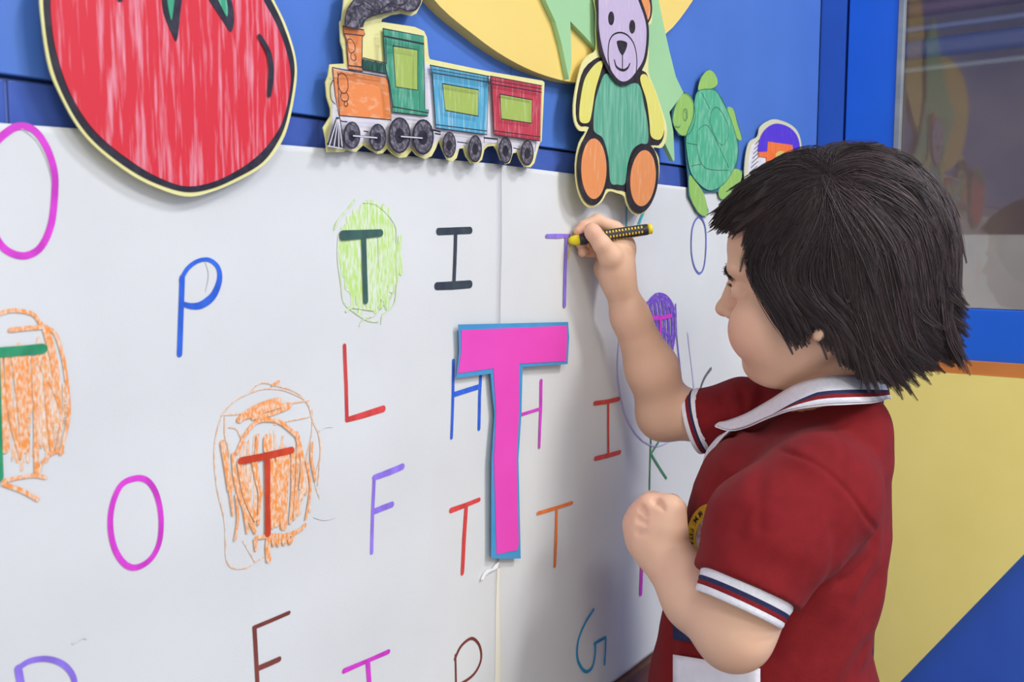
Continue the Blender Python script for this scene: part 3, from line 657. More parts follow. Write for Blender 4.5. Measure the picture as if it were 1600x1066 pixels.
B.poly('head', [(234, -25), (231, 60), (234, 150), (254, 250), (285, 325), (315, 370), (345, 388), (378, 376), (412, 335), (443, 280), (456, 195), (454, 112), (428, 28), (396, -38), (328, -72), (265, -62)], crayon('lilac_crayon', (192, 176, 202), (208, 196, 214)))
B.poly('nose', [(318, 196), (340, 193), (364, 203), (363, 225), (354, 248), (343, 262), (330, 245), (321, 220)], M_ink, base=B.lay, th=0.0003)
for cx, cy in ((290, 87), (390, 127)): B.poly('eye', ellipse(cx, cy, 14, 33, 16), M_ink, smooth=False, base=B.lay, th=0.0003)
B.lines('muzzle_line', [([(285, 330), (275, 270), (280, 200), (300, 165), (335, 155), (370, 170), (400, 215), (412, 290), (405, 370)], 1.6), ([(343, 262), (343, 330)], 1.6, False), ([(305, 285), (315, 318), (343, 334), (366, 325), (379, 302)], (1.4, 2.4, 2.6, 2.4, 1.4))], M_ink)

# turtle
U = Art('turtle_cutout', 'green sea turtle paper cut-out beside the foam leaf tip', 'cut-out', 0.006, z3)
M_tb = mat('teal_card_edge', (58, 112, 128), 0.6)
outl = [(703, 428), (715, 368), (750, 330), (782, 345), (800, 395), (785, 425), (820, 470), (838, 512), (872, 518), (892, 580), (915, 662), (895, 672), (898, 730), (888, 800), (915, 812), (905, 870), (822, 955), (798, 915), (745, 915), (725, 920), (752, 1000), (750, 1025), (728, 1033), (698, 1010), (658, 930), (656, 850), (645, 740), (640, 645), (610, 645), (578, 580), (578, 530), (600, 480), (635, 436), (668, 455), (690, 495)]
U.poly('card_backing', outl, M_tb, 0.0010, smooth=False)
Lg = crayon('light_green_crayon', (146, 190, 96), (172, 206, 128)); Sg = crayon('shell_green_crayon', (78, 172, 132), (140, 200, 166), 200, 60, 0.45, 0.8)
U.poly('flipper', [(706, 430), (718, 372), (750, 335), (780, 348), (796, 395), (770, 420)], Lg, base=U.lay, th=0.0003)
U.poly('flipper', [(842, 515), (870, 520), (888, 585), (910, 660), (890, 660), (862, 600)], Lg, base=U.lay, th=0.0003)
U.poly('flipper', [(662, 835), (700, 875), (735, 935), (749, 1018), (730, 1028), (700, 1005), (664, 930)], Lg, base=U.lay, th=0.0003)
U.poly('flipper', [(862, 810), (908, 816), (900, 868), (822, 948), (802, 905)], Lg, base=U.lay, th=0.0003)
U.poly('head', [(602, 485), (636, 442), (668, 462), (689, 525), (686, 585), (658, 638), (615, 640), (582, 575)], Lg, base=U.lay + 0.0001, th=0.0004)
U.lay += 0.0006
U.poly('shell', [(700, 437), (742, 424), (788, 432), (818, 480), (848, 540), (882, 640), (893, 720), (878, 790), (832, 868), (770, 906), (722, 888), (672, 828), (652, 740), (647, 650), (680, 560), (686, 480)], Sg)
I_tt = mat('dark_green_pencil', (48, 104, 88), 0.6)
U.lines('shell_lines', [([(700, 437), (742, 424), (788, 432), (818, 480), (848, 540), (882, 640), (893, 720), (878, 790), (832, 868), (770, 906), (722, 888), (672, 828), (652, 740), (647, 650), (680, 560), (686, 480)], 0.8, True, True),
    ([(770, 525), (800, 515), (840, 580), (850, 640), (820, 690), (790, 660), (760, 580)], 0.7, True, True), ([(700, 620), (740, 595), (775, 640), (850, 800)], 0.7), ([(700, 620), (700, 720), (740, 800), (850, 810)], 0.7), ([(720, 440), (760, 520)], 0.7), ([(650, 680), (700, 690)], 0.7), ([(670, 790), (720, 780)], 0.7)], I_tt)
U.lines('head_lines', [(ellipse(643, 545, 10, 28, 12), 0.8, False, True), ([(646, 530), (650, 560)], 1.0, False), ([(602, 485), (636, 442), (668, 462), (689, 525), (686, 585), (658, 638), (615, 640), (582, 575)], 0.8, True, True), ([(595, 600), (615, 605), (618, 590)], 0.7)], I_tt)

# figure with a purple top behind the child's hair
K = Art('purple_cap_cutout', 'small paper cut-out with purple arch and orange square above the child\'s hair', 'cut-out', 0.005, z3)
K.poly('card_backing', [(928, 870), (926, 770), (945, 680), (985, 650), (998, 605), (1038, 575), (1080, 569), (1150, 598), (1187, 650), (1196, 740), (1190, 900), (1120, 950), (980, 940)], mat('cream_card', (206, 206, 176), 0.6), 0.0010)
K.poly('white_side', [(940, 850), (942, 770), (958, 690), (985, 668), (1025, 740), (1030, 880)], M_cardw, smooth=False)
K.lines('fringe_lines', [([(950 + 4 * k, 820 - 22 * k), (985 + 3 * k, 790 - 22 * k)], 1.3, False) for k in range(7)], M_ink)
K.poly('purple_arch', [(988, 722), (1002, 650), (1035, 605), (1080, 588), (1140, 608), (1178, 655), (1188, 725), (1165, 770), (1120, 720), (1060, 690), (1028, 722)], crayon('purple_crayon', (84, 54, 202), (112, 88, 214)))
K.poly('orange_square', [(1036, 674), (1152, 690), (1160, 800), (1030, 790), (1028, 750), (992, 745), (990, 724), (1032, 722)], crayon('bright_orange_crayon', (236, 112, 44), (240, 150, 90)), smooth=False)
K.poly('yellow_circle', ellipse(1098, 742, 26, 24, 16), crayon('mustard_crayon', (206, 186, 90), (220, 206, 130)), smooth=False)

# pink paper T
zp = lambda X, Y: (680 + X / 4.2105, 480 + Y / 4.2105)
Q = Art('paper_letter', 'large pink paper letter T with blue border stuck over the seam', 'paper letter', 0.0095, zp)
Q.poly('blue_border', [(155, 115), (875, 98), (882, 200), (872, 375), (575, 394), (568, 700), (548, 1000), (563, 1655), (390, 1655), (370, 1648), (372, 1000), (392, 700), (380, 600), (365, 438), (140, 468), (160, 300)], mat('blue_craft_paper', (70, 150, 200), 0.7, (64, 142, 194), (30, 30, 30)), 0.0006, smooth=False)
# exact foot of the letter
Q.poly('pink_face', [(172, 152), (865, 122), (868, 200), (862, 356), (552, 372), (552, 700), (536, 1000), (550, 1560), (540, 1600), (405, 1628), (388, 1000), (402, 700), (396, 600), (384, 403), (152, 436), (172, 300)], mat('pink_craft_paper', (232, 76, 186), 0.65, (226, 68, 178), (14, 14, 14), 0.3, 0.7), 0.0005, smooth=False)
# ------------------------------------------------------------------ implicit surfaces (all in the level frame: right, forward, up)
class Field:
    def __init__(s, lo, hi, h):
        s.lo = np.array(lo, float); s.h = h
        s.n = np.ceil((np.array(hi) - s.lo) / h).astype(int) + 1
        s.a = np.full(s.n, 0.03, np.float32)
    def _sub(s, lo, hi):
        i0 = np.clip(np.floor((np.array(lo) - s.lo) / s.h).astype(int), 0, s.n)
        i1 = np.clip(np.ceil((np.array(hi) - s.lo) / s.h).astype(int) + 1, 0, s.n)
        if np.any(i1 <= i0): return None, None
        g = [(s.lo[k] + s.h * np.arange(i0[k], i1[k])).astype(np.float32) for k in range(3)]
        return (slice(i0[0], i1[0]), slice(i0[1], i1[1]), slice(i0[2], i1[2])), (g[0][:, None, None], g[1][None, :, None], g[2][None, None, :])
    def put(s, fn, lo, hi, k=0.004, op='add'):
        m = 0.012 + k
        sl, p = s._sub(np.array(lo) - m, np.array(hi) + m)
        if sl is None: return
        d = fn(*p); a = s.a[sl]
        if op == 'sub': d = -d; a2 = -a; d2 = -d
        if op == 'add':
            if k > 0:
                h = np.clip(0.5 + 0.5 * (a - d) / k, 0, 1); r = a + (d - a) * h - k * h * (1 - h)
            else: r = np.minimum(a, d)
        else:
            if k > 0:
                h = np.clip(0.5 - 0.5 * (a - d) / k, 0, 1); r = a + (d - a) * h + k * h * (1 - h)
            else: r = np.maximum(a, d)
        s.a[sl] = r
    def cone(s, a, b, ra, rb, k=0.004, op='add'):
        a = np.array(a, float); b = np.array(b, float); ab = b - a; L2 = float(ab @ ab) + 1e-12
        def fn(x, y, z):
            px, py, pz = x - a[0], y - a[1], z - a[2]
            t = np.clip((px * ab[0] + py * ab[1] + pz * ab[2]) / L2, 0, 1)
            return np.sqrt((px - t * ab[0]) ** 2 + (py - t * ab[1]) ** 2 + (pz - t * ab[2]) ** 2) - (ra + (rb - ra) * t)
        r = max(ra, rb)
        s.put(fn, np.minimum(a, b) - r, np.maximum(a, b) + r, k, op)
    def chain(s, pts, rad, k=0.004, op='add'):
        for i in range(len(pts) - 1): s.cone(pts[i], pts[i + 1], rad[i], rad[i + 1], k, op)
    def ell(s, c, r, R=None, k=0.004, op='add'):
        c = np.array(c, float); r = np.array(r, float)
        R = np.eye(3) if R is None else np.array(R, float)      # rows: local axes
        def fn(x, y, z):
            px, py, pz = x - c[0], y - c[1], z - c[2]
            q = [(R[i][0] * px + R[i][1] * py + R[i][2] * pz) for i in range(3)]
            k0 = np.sqrt(sum((q[i] / r[i]) ** 2 for i in range(3))) + 1e-6
            k1 = np.sqrt(sum((q[i] / r[i] ** 2) ** 2 for i in range(3))) + 1e-6
            return k0 * (k0 - 1) / k1
        e = np.sqrt(sum((R[i] * r[i]) ** 2 for i in range(3)))
        s.put(fn, c - e, c + e, k, op)
    def nets(s):
        A = s.a; S = A < 0
        c = [slice(None, -1), slice(1, None)]
        cnt = np.zeros(tuple(n - 1 for n in A.shape), np.int8)
        for i in (0, 1):
            for j in (0, 1):
                for k in (0, 1): cnt += S[c[i], c[j], c[k]]
        act = (cnt > 0) & (cnt < 8)
        ids = np.full(act.shape, -1, np.int32); idx = np.argwhere(act); ids[act] = np.arange(len(idx))
        pos = np.zeros((len(idx), 3)); num = np.zeros(len(idx))
        val = {}
        for i in (0, 1):
            for j in (0, 1):
                for k in (0, 1): val[i, j, k] = A[idx[:, 0] + i, idx[:, 1] + j, idx[:, 2] + k]
        for a in val:
            for ax in range(3):
                if a[ax] == 1: continue
                b = list(a); b[ax] = 1; b = tuple(b)
                va, vb = val[a], val[b]; cr = (va < 0) != (vb < 0)
                t = np.where(cr, va / np.where(va == vb, 1, va - vb), 0)
                q = np.tile(np.array(a, float), (len(idx), 1)); q[:, ax] = t
                pos += q * cr[:, None]; num += cr
        V = s.lo + (idx + pos / num[:, None]) * s.h
        Q = []
        for ax in range(3):
            u, v = (ax + 1) % 3, (ax + 2) % 3
            s0 = [slice(None)] * 3; s1 = [slice(None)] * 3
            s0[ax] = slice(None, -1); s1[ax] = slice(1, None)
            cr = S[tuple(s0)] != S[tuple(s1)]
            e = np.argwhere(cr)
            e = e[(e[:, u] > 0) & (e[:, v] > 0) & (e[:, u] < A.shape[u] - 1) & (e[:, v] < A.shape[v] - 1)]
            f = S[tuple(s0)][tuple(e.T)]
            def g(du, dv):
                w = e.copy(); w[:, u] -= du; w[:, v] -= dv
                return ids[tuple(w.T)]
            q = np.stack([g(1, 1), g(0, 1), g(0, 0), g(1, 0)], 1)
            q[~f] = q[~f][:, ::-1]
            Q.append(q)
        return V, np.concatenate(Q)
def relax(V, Q, it=3, lam=0.5):
    e = np.concatenate([Q[:, [0, 1]], Q[:, [1, 2]], Q[:, [2, 3]], Q[:, [3, 0]]])
    for _ in range(it):
        acc = np.zeros_like(V); n = np.zeros(len(V))
        for a, b in ((0, 1), (1, 0)):
            for c in range(3): acc[:, c] += np.bincount(e[:, a], V[e[:, b], c], len(V))
            n += np.bincount(e[:, a], minlength=len(V))
        V = V + lam * (acc / np.maximum(n, 1)[:, None] - V)
    return V
def normals(V, Q):
    n = np.cross(V[Q[:, 2]] - V[Q[:, 0]], V[Q[:, 3]] - V[Q[:, 1]])
    N = np.zeros_like(V)
    for k in range(4):
        for c in range(3): N[:, c] += np.bincount(Q[:, k], n[:, c], len(V))
    return N / (np.linalg.norm(N, axis=1)[:, None] + 1e-12)
def toworld(V):
    V = np.asarray(V, float)
    return np.stack([V[:, 0] * SN + V[:, 1] * CS, CAM[1] - V[:, 0] * CS + V[:, 1] * SN, V[:, 2]], 1)
def fastmesh(name, Vl, Q, m, parent, smooth=True, label=None, world=False):
    V = (np.asarray(Vl) if world else toworld(Vl)) - (rootloc(parent) if parent is not None else 0)
    Q = np.asarray(Q, np.int32); nv = Q.shape[1]
    me = bpy.data.meshes.new(name)
    me.vertices.add(len(V)); me.vertices.foreach_set('co', V.astype(np.float32).ravel())
    me.loops.add(Q.size); me.loops.foreach_set('vertex_index', Q.ravel())
    me.polygons.add(len(Q)); me.polygons.foreach_set('loop_start', np.arange(0, Q.size, nv, dtype=np.int32))
    me.update(calc_edges=True); me.validate()
    for q in (m if isinstance(m, (list, tuple)) else [m]): me.materials.append(q)
    if smooth: me.shade_smooth()
    o = bpy.data.objects.new(name, me); link(o, parent)
    if label: o['label'] = label
    return o
def facecol(o, name, rgb):
    """per-vertex colour of the thing's own cloth, linear"""
    at = o.data.color_attributes.new(name, 'FLOAT_COLOR', 'POINT')
    at.data.foreach_set('color', np.concatenate([rgb, np.ones((len(rgb), 1))], 1).astype(np.float32).ravel())
def unit(v): v = np.array(v, float); return v / np.linalg.norm(v)

# ------------------------------------------------------------------ the child
M_skin = mat('skin', (226, 184, 154), 0.52, (218, 174, 145), (28, 28, 28), 0.35, 0.7, 4, bump=0.10, bscale=900, spec=0.35, sss=0.10)
M_hair = bpy.data.materials.new('dark_brown_hair'); M_hair.use_nodes = True
nt = M_hair.node_tree; b = nt.nodes['Principled BSDF']
b.inputs['Roughness'].default_value = 0.5; b.inputs['Specular IOR Level'].default_value = 0.38
at = nt.nodes.new('ShaderNodeAttribute'); at.attribute_name = 'tone'
nt.links.new(at.outputs['Color'], b.inputs['Base Color'])
M_cap = mat('hair_base', (34, 27, 27), 0.7)
M_lip = mat('lip_skin', (196, 120, 108), 0.45)
M_eye = mat('eye_white', (226, 224, 224), 0.15)
M_iris = mat('brown_iris', (58, 40, 32), 0.12)

kid = thing('person', tuple(toworld([HP(1230, 900, 0.93)])[0] * np.array((1, 1, 0))), 'young child in red polo shirt drawing on the wall paper with a crayon', 'person')

# head frame
HA = math.radians(27)
Fh = np.array((-math.cos(HA), math.sin(HA), 0.0)); Lh = np.array((-math.sin(HA), -math.cos(HA), 0.0)); Uh = np.array((0, 0, 1.0))
RH = np.stack([Fh, Lh, Uh])
HC = HP(1311, 374, 0.93)
def H(f, l, u): return HC + f * Fh + l * Lh + u * Uh

def surf(px, py, d0=0.72, d1=1.12):
    for D in np.arange(d0, d1, 0.001):
        q = HP(px, py, D); i = np.round((q - B_.lo) / B_.h).astype(int)
        if np.all(i >= 0) and np.all(i < B_.n) and B_.a[tuple(i)] < 0: return q
    return HP(px, py, 0.88)
# joints
neck0 = HP(1305, 560, 0.935); neck1 = HP(1285, 672, 0.925)
shN = HP(1283, 768, 0.835); elN = HP(1147, 989, 0.795); wrN = HP(1046, 872, 0.875)
shF = HP(1236, 655, 1.00); elF = HP(1040, 644, 1.050); wrF = HP(967, 442, 1.003)

B_ = Field((-0.02, 0.70, 0.48), (0.50, 1.16, 1.08), 0.0017)
# hidden torso core
B_.chain([neck1 + (0, 0, -0.03), HP(1255, 800, 0.925), HP(1210, 1000, 0.925), HP(1210, 1090, 0.93)], [0.05, 0.062, 0.066, 0.066], 0.02)
B_.cone(neck1, shN + (0.0, 0.02, 0.01), 0.032, 0.034, 0.015); B_.cone(neck1, shF + (0.0, -0.01, -0.008), 0.028, 0.028, 0.015)
B_.chain([neck0 + (0, 0, 0.03), neck0, neck1], [0.036, 0.0335, 0.037], 0.01)
# arms
mid = lambda a, b, t: a + (b - a) * t
B_.chain([shN, HP(1200, 880, 0.812), HP(1163, 948, 0.803), elN + (0.0, 0.0, 0.002)], [0.036, 0.034, 0.0318, 0.0312], 0.01)
B_.chain([elN, mid(elN, wrN, 0.45) + (-0.003, 0.012, -0.003), wrN + (-0.002, 0, -0.001)], [0.0310, 0.0302, 0.0232], 0.012)
B_.chain([shF + (0, 0, -0.006), HP(1138, 656, 1.03), elF], [0.033, 0.029, 0.0278], 0.01)
B_.ell(elF + (-0.005, 0.0, -0.004), (0.025, 0.024, 0.026), k=0.01)
B_.chain([elF, mid(elF, wrF, 0.35) + (0.002, 0, 0), mid(elF, wrF, 0.75) + (-0.001, 0, 0), wrF], [0.0275, 0.0265, 0.0185, 0.0155], 0.012)
# raised hand
def zh(X, Y, D): return HP(860 + X / 7.615, 310 + Y / 7.615, D)
pc = zh(770, 690, 1.002)
B_.chain([wrF, zh(790, 880, 1.001), zh(820, 640, 1.003)], [0.0160, 0.0175, 0.0165], 0.008)
B_.chain([wrF, zh(690, 830, 1.018), zh(760, 580, 1.030)], [0.0130, 0.0135, 0.0120], 0.008)
B_.ell(zh(800, 560, 1.010), (0.017, 0.020, 0.016), k=0.008)
# index, middle, ring, little finger: knuckle, two bends, tip
B_.chain([zh(850, 470, 1.006), zh(770, 365, 1.003), zh(560, 262, 0.998), zh(400, 330, 0.993), zh(330, 395, 0.990)], [0.0098, 0.0080, 0.0068, 0.0060, 0.0050], 0.002)
B_.chain([zh(850, 520, 1.022), zh(800, 430, 1.020), zh(580, 390, 1.017), zh(430, 470, 1.004), zh(350, 545, 0.996)], [0.0095, 0.0080, 0.0066, 0.0058, 0.0050], 0.002)
B_.chain([zh(820, 600, 1.030), zh(760, 560, 1.026), zh(590, 540, 1.020), zh(460, 590, 1.010), zh(385, 640, 0.999)], [0.0090, 0.0078, 0.0062, 0.0056, 0.0054], 0.002)
B_.chain([zh(760, 690, 1.032), zh(700, 650, 1.028), zh(590, 640, 1.020), zh(500, 640, 1.012), zh(440, 650, 1.008)], [0.0085, 0.0070, 0.0056, 0.0050, 0.0046], 0.002)
# thumb laid over the crayon
B_.chain([zh(760, 790, 0.994), zh(715, 690, 0.986), zh(610, 545, 0.979), zh(510, 410, 0.9775), zh(488, 375, 0.9775)], [0.0145, 0.0118, 0.0086, 0.0078, 0.0070], 0.005)
# near hand closed in a fist before the chest
def zf(X, Y, D): return HP(960 + X / 5.925, 740 + Y / 5.925, D)
B_.chain([wrN, zf(390, 640, 0.884), zf(350, 480, 0.892)], [0.0210, 0.0225, 0.0225], 0.010)
B_.chain([zf(350, 560, 0.89), zf(275, 480, 0.90), zf(265, 610, 0.90)], [0.020, 0.0160, 0.0150], 0.012)
kn = [(330, 312, 0.888), (262, 380, 0.892), (232, 478, 0.900), (250, 600, 0.908)]
for i, (X, Y, D) in enumerate(kn):
    r = (0.0124, 0.0120, 0.0114, 0.0102)[i]
    base = zf(380, 560 + 20 * i, 0.885 + 0.004 * i)
    k_ = zf(X, Y, D)
    B_.chain([base, k_], [0.0135, r], 0.007)
    p1 = k_ + np.array((0.004, 0.020, -0.002)); p2 = p1 + np.array((0.020, 0.006, -0.003)); p3 = p2 + np.array((0.004, -0.014, 0.0))
    B_.chain([k_, p1, p2, p3], [r, r * 0.9, r * 0.8, r * 0.7], 0.004)
B_.chain([zf(440, 640, 0.880), zf(500, 500, 0.876), zf(520, 335, 0.880), zf(470, 300, 0.890)], [0.0150, 0.0140, 0.0110, 0.0090], 0.012)
B_.chain([surf(1025, 783) , surf(1031, 788), surf(1038, 797)], [0.0042, 0.0034, 0.0014], 0.0012, 'sub')
for (xa, ya), (xb, yb) in (((262, 330), (300, 385)), ((228, 425), (290, 455)), ((222, 545), (285, 545))):
    B_.cone(surf(960 + xa / 5.925, 740 + ya / 5.925), surf(960 + xb / 5.925, 740 + yb / 5.925), 0.0026, 0.0010, 0.004, 'sub')
# head
B_.ell(H(-0.003, 0, 0.001), (0.082, 0.068, 0.076), RH, 0.01)
B_.ell(H(0.030, 0, -0.025), (0.062, 0.058, 0.070), RH, 0.02)
B_.ell(H(0.053, 0, -0.008), (0.052, 0.049, 0.050), RH, 0.012)
B_.ell(H(0.032, 0, -0.078), (0.050, 0.050, 0.050), RH, 0.02)
for s_ in (1, -1):
    B_.ell(H(0.058, 0.035 * s_, -0.085), (0.036, 0.029, 0.036), RH, 0.015)      # cheeks
    B_.ell(H(0.078, 0.026 * s_, -0.028), (0.020, 0.026, 0.013), RH, 0.012)      # brow
    B_.cone(H(0.00, 0.050 * s_, -0.085), H(0.050, 0.022 * s_, -0.122), 0.018, 0.018, 0.02)   # jaw
B_.ell(H(0.064, 0, -0.121), (0.023, 0.026, 0.020), RH, 0.02)                     # chin
for s_ in (1, -1): B_.ell(H(0.100, 0.027 * s_, -0.050), (0.014, 0.019, 0.011), RH, 0.008, 'sub')     # eye sockets
B_.ell(H(0.083, 0, -0.096), (0.012, 0.018, 0.014), RH, 0.012)                    # muzzle
B_.ell(H(0.086, 0, -0.060), (0.018, 0.0105, 0.024), RH, 0.008)
B_.cone(H(0.095, 0, -0.036), H(0.1060, 0, -0.066), 0.0062, 0.0075, 0.010)        # nose
B_.ell(H(0.1080, 0, -0.0690), (0.0085, 0.0085, 0.0075), RH, 0.006)
for s_ in (1, -1):
    B_.ell(H(0.097, 0.0090 * s_, -0.0735), (0.008, 0.0055, 0.0055), RH, 0.004)
    B_.ell(H(0.101, 0.0048 * s_, -0.0795), (0.0045, 0.0026, 0.0035), RH, 0.001, 'sub')
B_.ell(H(0.0915, 0, -0.0940), (0.0080, 0.015, 0.0042), RH, 0.003)               # lips
B_.ell(H(0.0900, 0, -0.1015), (0.0080, 0.013, 0.0045), RH, 0.003)
# lids
for s_ in (1, -1):
    ec = H(0.0830, 0.027 * s_, -0.0475)
    B_.ell(ec, (0.0135, 0.0150, 0.0125), RH, 0.003)
    B_.ell(H(0.0960, 0.0300 * s_, -0.0480), (0.0075, 0.0135, 0.0062), RH, 0.001, 'sub')
# ears
for s_ in (1, -1):
    ear = [H(-0.004 - 0.002, 0.0665 * s_, -0.030), H(-0.018, 0.074 * s_, -0.033), H(-0.022, 0.078 * s_, -0.052), H(-0.010, 0.077 * s_, -0.070), H(0.003, 0.076 * s_, -0.084)]
    B_.ell(H(-0.008, 0.0675 * s_, -0.058), (0.014, 0.0075, 0.028), RH, 0.004)
    B_.chain(ear, [0.0035, 0.0040, 0.0042, 0.0046, 0.0060], 0.002)
    B_.ell(H(-0.002, 0.0700 * s_, -0.056), (0.006, 0.006, 0.009), RH, 0.002, 'sub')
V, Q = B_.nets(); V = relax(V, Q, 2, 0.5)
# fingers and face done; skin
body = fastmesh('body', V, Q, M_skin, kid)
# colour of lips and blush as the skin's own colour
hl = (V - HC) @ RH.T
skin = np.tile(np.array(lin((226, 184, 154))[:3]), (len(V), 1))
def blend(mask, col):
    global skin
    skin = skin * (1 - mask[:, None]) + np.array(lin(col)[:3]) * mask[:, None]
blend(0.55 * np.exp(-(((hl[:, 0] - 0.07) / 0.025) ** 2 + ((np.abs(hl[:, 1]) - 0.045) / 0.02) ** 2 + ((hl[:, 2] + 0.085) / 0.022) ** 2)), (214, 146, 122))
lipm = ((hl[:, 0] > 0.086) & (hl[:, 0] < 0.105) & (np.abs(hl[:, 1]) < 0.016) & (hl[:, 2] < -0.0895) & (hl[:, 2] > -0.1065)).astype(float)
blend(lipm * 0.8, (196, 112, 104))
def near_pt(p, r): return np.exp(-(np.linalg.norm(V - p, axis=1) / r) ** 2)
for p in (zh(330, 395, 0.985), zh(385, 640, 1.008), zh(350, 545, 1.0), zh(500, 400, 0.974), zf(318, 268, 0.888), zf(222, 352, 0.892), zf(190, 470, 0.9)): blend(0.45 * near_pt(p, 0.009), (222, 142, 126))
blend(0.35 * near_pt(elN + (0, -0.02, -0.012), 0.022), (204, 140, 112))
facecol(body, 'tone', skin)
nt = M_skin.node_tree
bs = nt.nodes['Principled BSDF']
at = nt.nodes.new('ShaderNodeAttribute'); at.attribute_name = 'tone'
mixn = [n for n in nt.nodes if n.type == 'MIX'][0]
mul = nt.nodes.new('ShaderNodeMix'); mul.data_type = 'RGBA'; mul.inputs['Factor'].default_value = 0.75
nt.links.new(mixn.outputs['Result'], mul.inputs['A']); nt.links.new(at.outputs['Color'], mul.inputs['B'])
nt.links.new(mul.outputs['Result'], bs.inputs['Base Color'])

# eyeballs, iris
def ball(name, c, r, m, parent, n=14, squash=None, label=None):
    Vb = []; Fb = []
    for i in range(n + 1):
        for j in range(2 * n):
            th = math.pi * i / n; ph = math.pi * j / n
            Vb.append(c + r * np.array((math.sin(th) * math.cos(ph), math.sin(th) * math.sin(ph), math.cos(th))))
    for i in range(n):
        for j in range(2 * n):
            Fb.append((i * 2 * n + j, (i + 1) * 2 * n + j, (i + 1) * 2 * n + (j + 1) % (2 * n), i * 2 * n + (j + 1) % (2 * n)))
    return fastmesh(name, np.array(Vb), Fb, m, parent, label=label)
for s_ in (1, -1):
    ec = H(0.0834, 0.027 * s_, -0.0482)
    e = ball('eye', ec, 0.0106, M_eye, kid)
    gz = unit(0.97 * Fh - 0.10 * Uh - 0.05 * Lh)
    ball('iris', ec + gz * 0.0061, 0.0051, M_iris, e)

# ------------------------------------------------------------------ strands
def strands(name, curves, rad, tones, m, parent, sides=3, label=None):
    """curves (n, k, 3) in the level frame, rad (n, k), tones (n, 3)"""
    n, k, _ = curves.shape
    T = np.gradient(curves, axis=1); T /= np.linalg.norm(T, axis=2)[..., None] + 1e-9
    up = np.array((0.31, 0.88, 0.36)); A = np.cross(T, up); A /= np.linalg.norm(A, axis=2)[..., None] + 1e-9
    Bn = np.cross(T, A)
    P = np.stack([curves + rad[..., None] * (A * math.cos(2 * math.pi * j / sides) + Bn * math.sin(2 * math.pi * j / sides)) for j in range(sides)], 2)
    V = P.reshape(-1, 3)
    base = (np.arange(n) * k * sides)[:, None, None] + (np.arange(k - 1) * sides)[None, :, None]
    j = np.arange(sides)[None, None, :]; j2 = (j + 1) % sides
    Qd = np.stack([base + j, base + j2, base + sides + j2, base + sides + j], -1).reshape(-1, 4)
    o = fastmesh(name, V, Qd, m, parent, smooth=True, label=label)
    facecol(o, 'tone', np.repeat(tones, k * sides, axis=0))
    return o
# hair volume surface in the head frame
RF, RL, RU, RD = 0.104, 0.0865, 0.094, 0.21
HO = np.array((-0.001, 0, 0.000))
def onhair(px, py, inset=0.0):
    """first hit of the pixel ray with the hair volume (level frame), or its closest pass"""
    a, f, u = ray(px, py); d = unit(np.array((a, f, u))); o = np.array((0, 0, CAM[2]))
    dl = RH @ d; ol = RH @ (o - HC) - HO
    ru = RU if py < 376 else RD
    S = np.array((RF, RL, ru))
    D, O_ = dl / S, ol / S
    A = D @ D; Bq = 2 * D @ O_; Cq = O_ @ O_ - 1
    disc = Bq * Bq - 4 * A * Cq
    t = (-Bq - math.sqrt(disc)) / (2 * A) if disc > 0 else -Bq / (2 * A)
    return RH.T @ (ol + HO + t * dl)          # relative to HC
Wc = (1288, 266)
guides = [
    [Wc, (1300, 236), (1345, 226), (1405, 240), (1452, 295), (1476, 380), (1480, 450)],
    [Wc, (1292, 240), (1320, 228), (1370, 228), (1418, 242), (1446, 275)],
    [Wc, (1276, 244), (1248, 240), (1205, 256), (1172, 278), (1140, 306)],
    [Wc, (1268, 240), (1225, 243), (1180, 270), (1145, 305), (1112, 356)],
    [Wc, (1250, 254), (1205, 268), (1162, 304), (1116, 362)],
    [Wc, (1245, 264), (1195, 292), (1158, 328), (1130, 366)],
    [Wc, (1243, 277), (1194, 317), (1164, 350), (1152, 374)],
    [Wc, (1243, 297), (1200, 342), (1174, 385), (1166, 415), (1184, 452), (1216, 500), (1246, 540)],
    [Wc, (1250, 310), (1212, 360), (1192, 402), (1194, 436), (1218, 474), (1246, 505), (1262, 540)],
    [Wc, (1256, 318), (1222, 375), (1206, 415), (1214, 450), (1240, 482), (1262, 498), (1272, 506)],
    [Wc, (1266, 328), (1238, 388), (1226, 425), (1240, 460), (1275, 490), (1312, 525), (1326, 578)],
    [Wc, (1282, 340), (1264, 400), (1262, 440), (1284, 476), (1325, 515), (1352, 592)],
    [Wc, (1304, 340), (1312, 420), (1325, 480), (1345, 540), (1372, 600)],
    [Wc, (1316, 335), (1338, 410), (1352, 480), (1378, 550), (1412, 608)],
    [Wc, (1328, 320), (1368, 400), (1385, 480), (1408, 548), (1448, 590)],
    [Wc, (1340, 305), (1398, 380), (1415, 460), (1436, 530), (1488, 568)],
    [Wc, (1350, 285), (1424, 350), (1444, 430), (1456, 500), (1500, 548)],
    [Wc, (1352, 268), (1440, 325), (1462, 410), (1466, 475), (1504, 520)],
    [Wc, (1350, 250), (1440, 300), (1474, 400), (1474, 465), (1506, 494)],
    [Wc, (1340, 236), (1420, 262), (1470, 345), (1479, 430), (1484, 470)],
]
K = 24
G = []
for g in guides:
    c = np.array(catmull(g, False, 10)); s_ = np.r_[0, np.cumsum(np.linalg.norm(np.diff(c, axis=0), axis=1))]
    c = np.stack([np.interp(np.linspace(0, s_[-1], K), s_, c[:, i]) for i in range(2)], 1)
    p = np.array([onhair(*q) for q in c])
    G.append(p)
G = np.array(G)                                   # (ng, K, 3) relative to HC
for _ in range(2): G[:, 1:-1] = 0.25 * G[:, :-2] + 0.5 * G[:, 1:-1] + 0.25 * G[:, 2:]
def mirror(p): l = p @ Lh; return p - 2 * l[..., None] * Lh
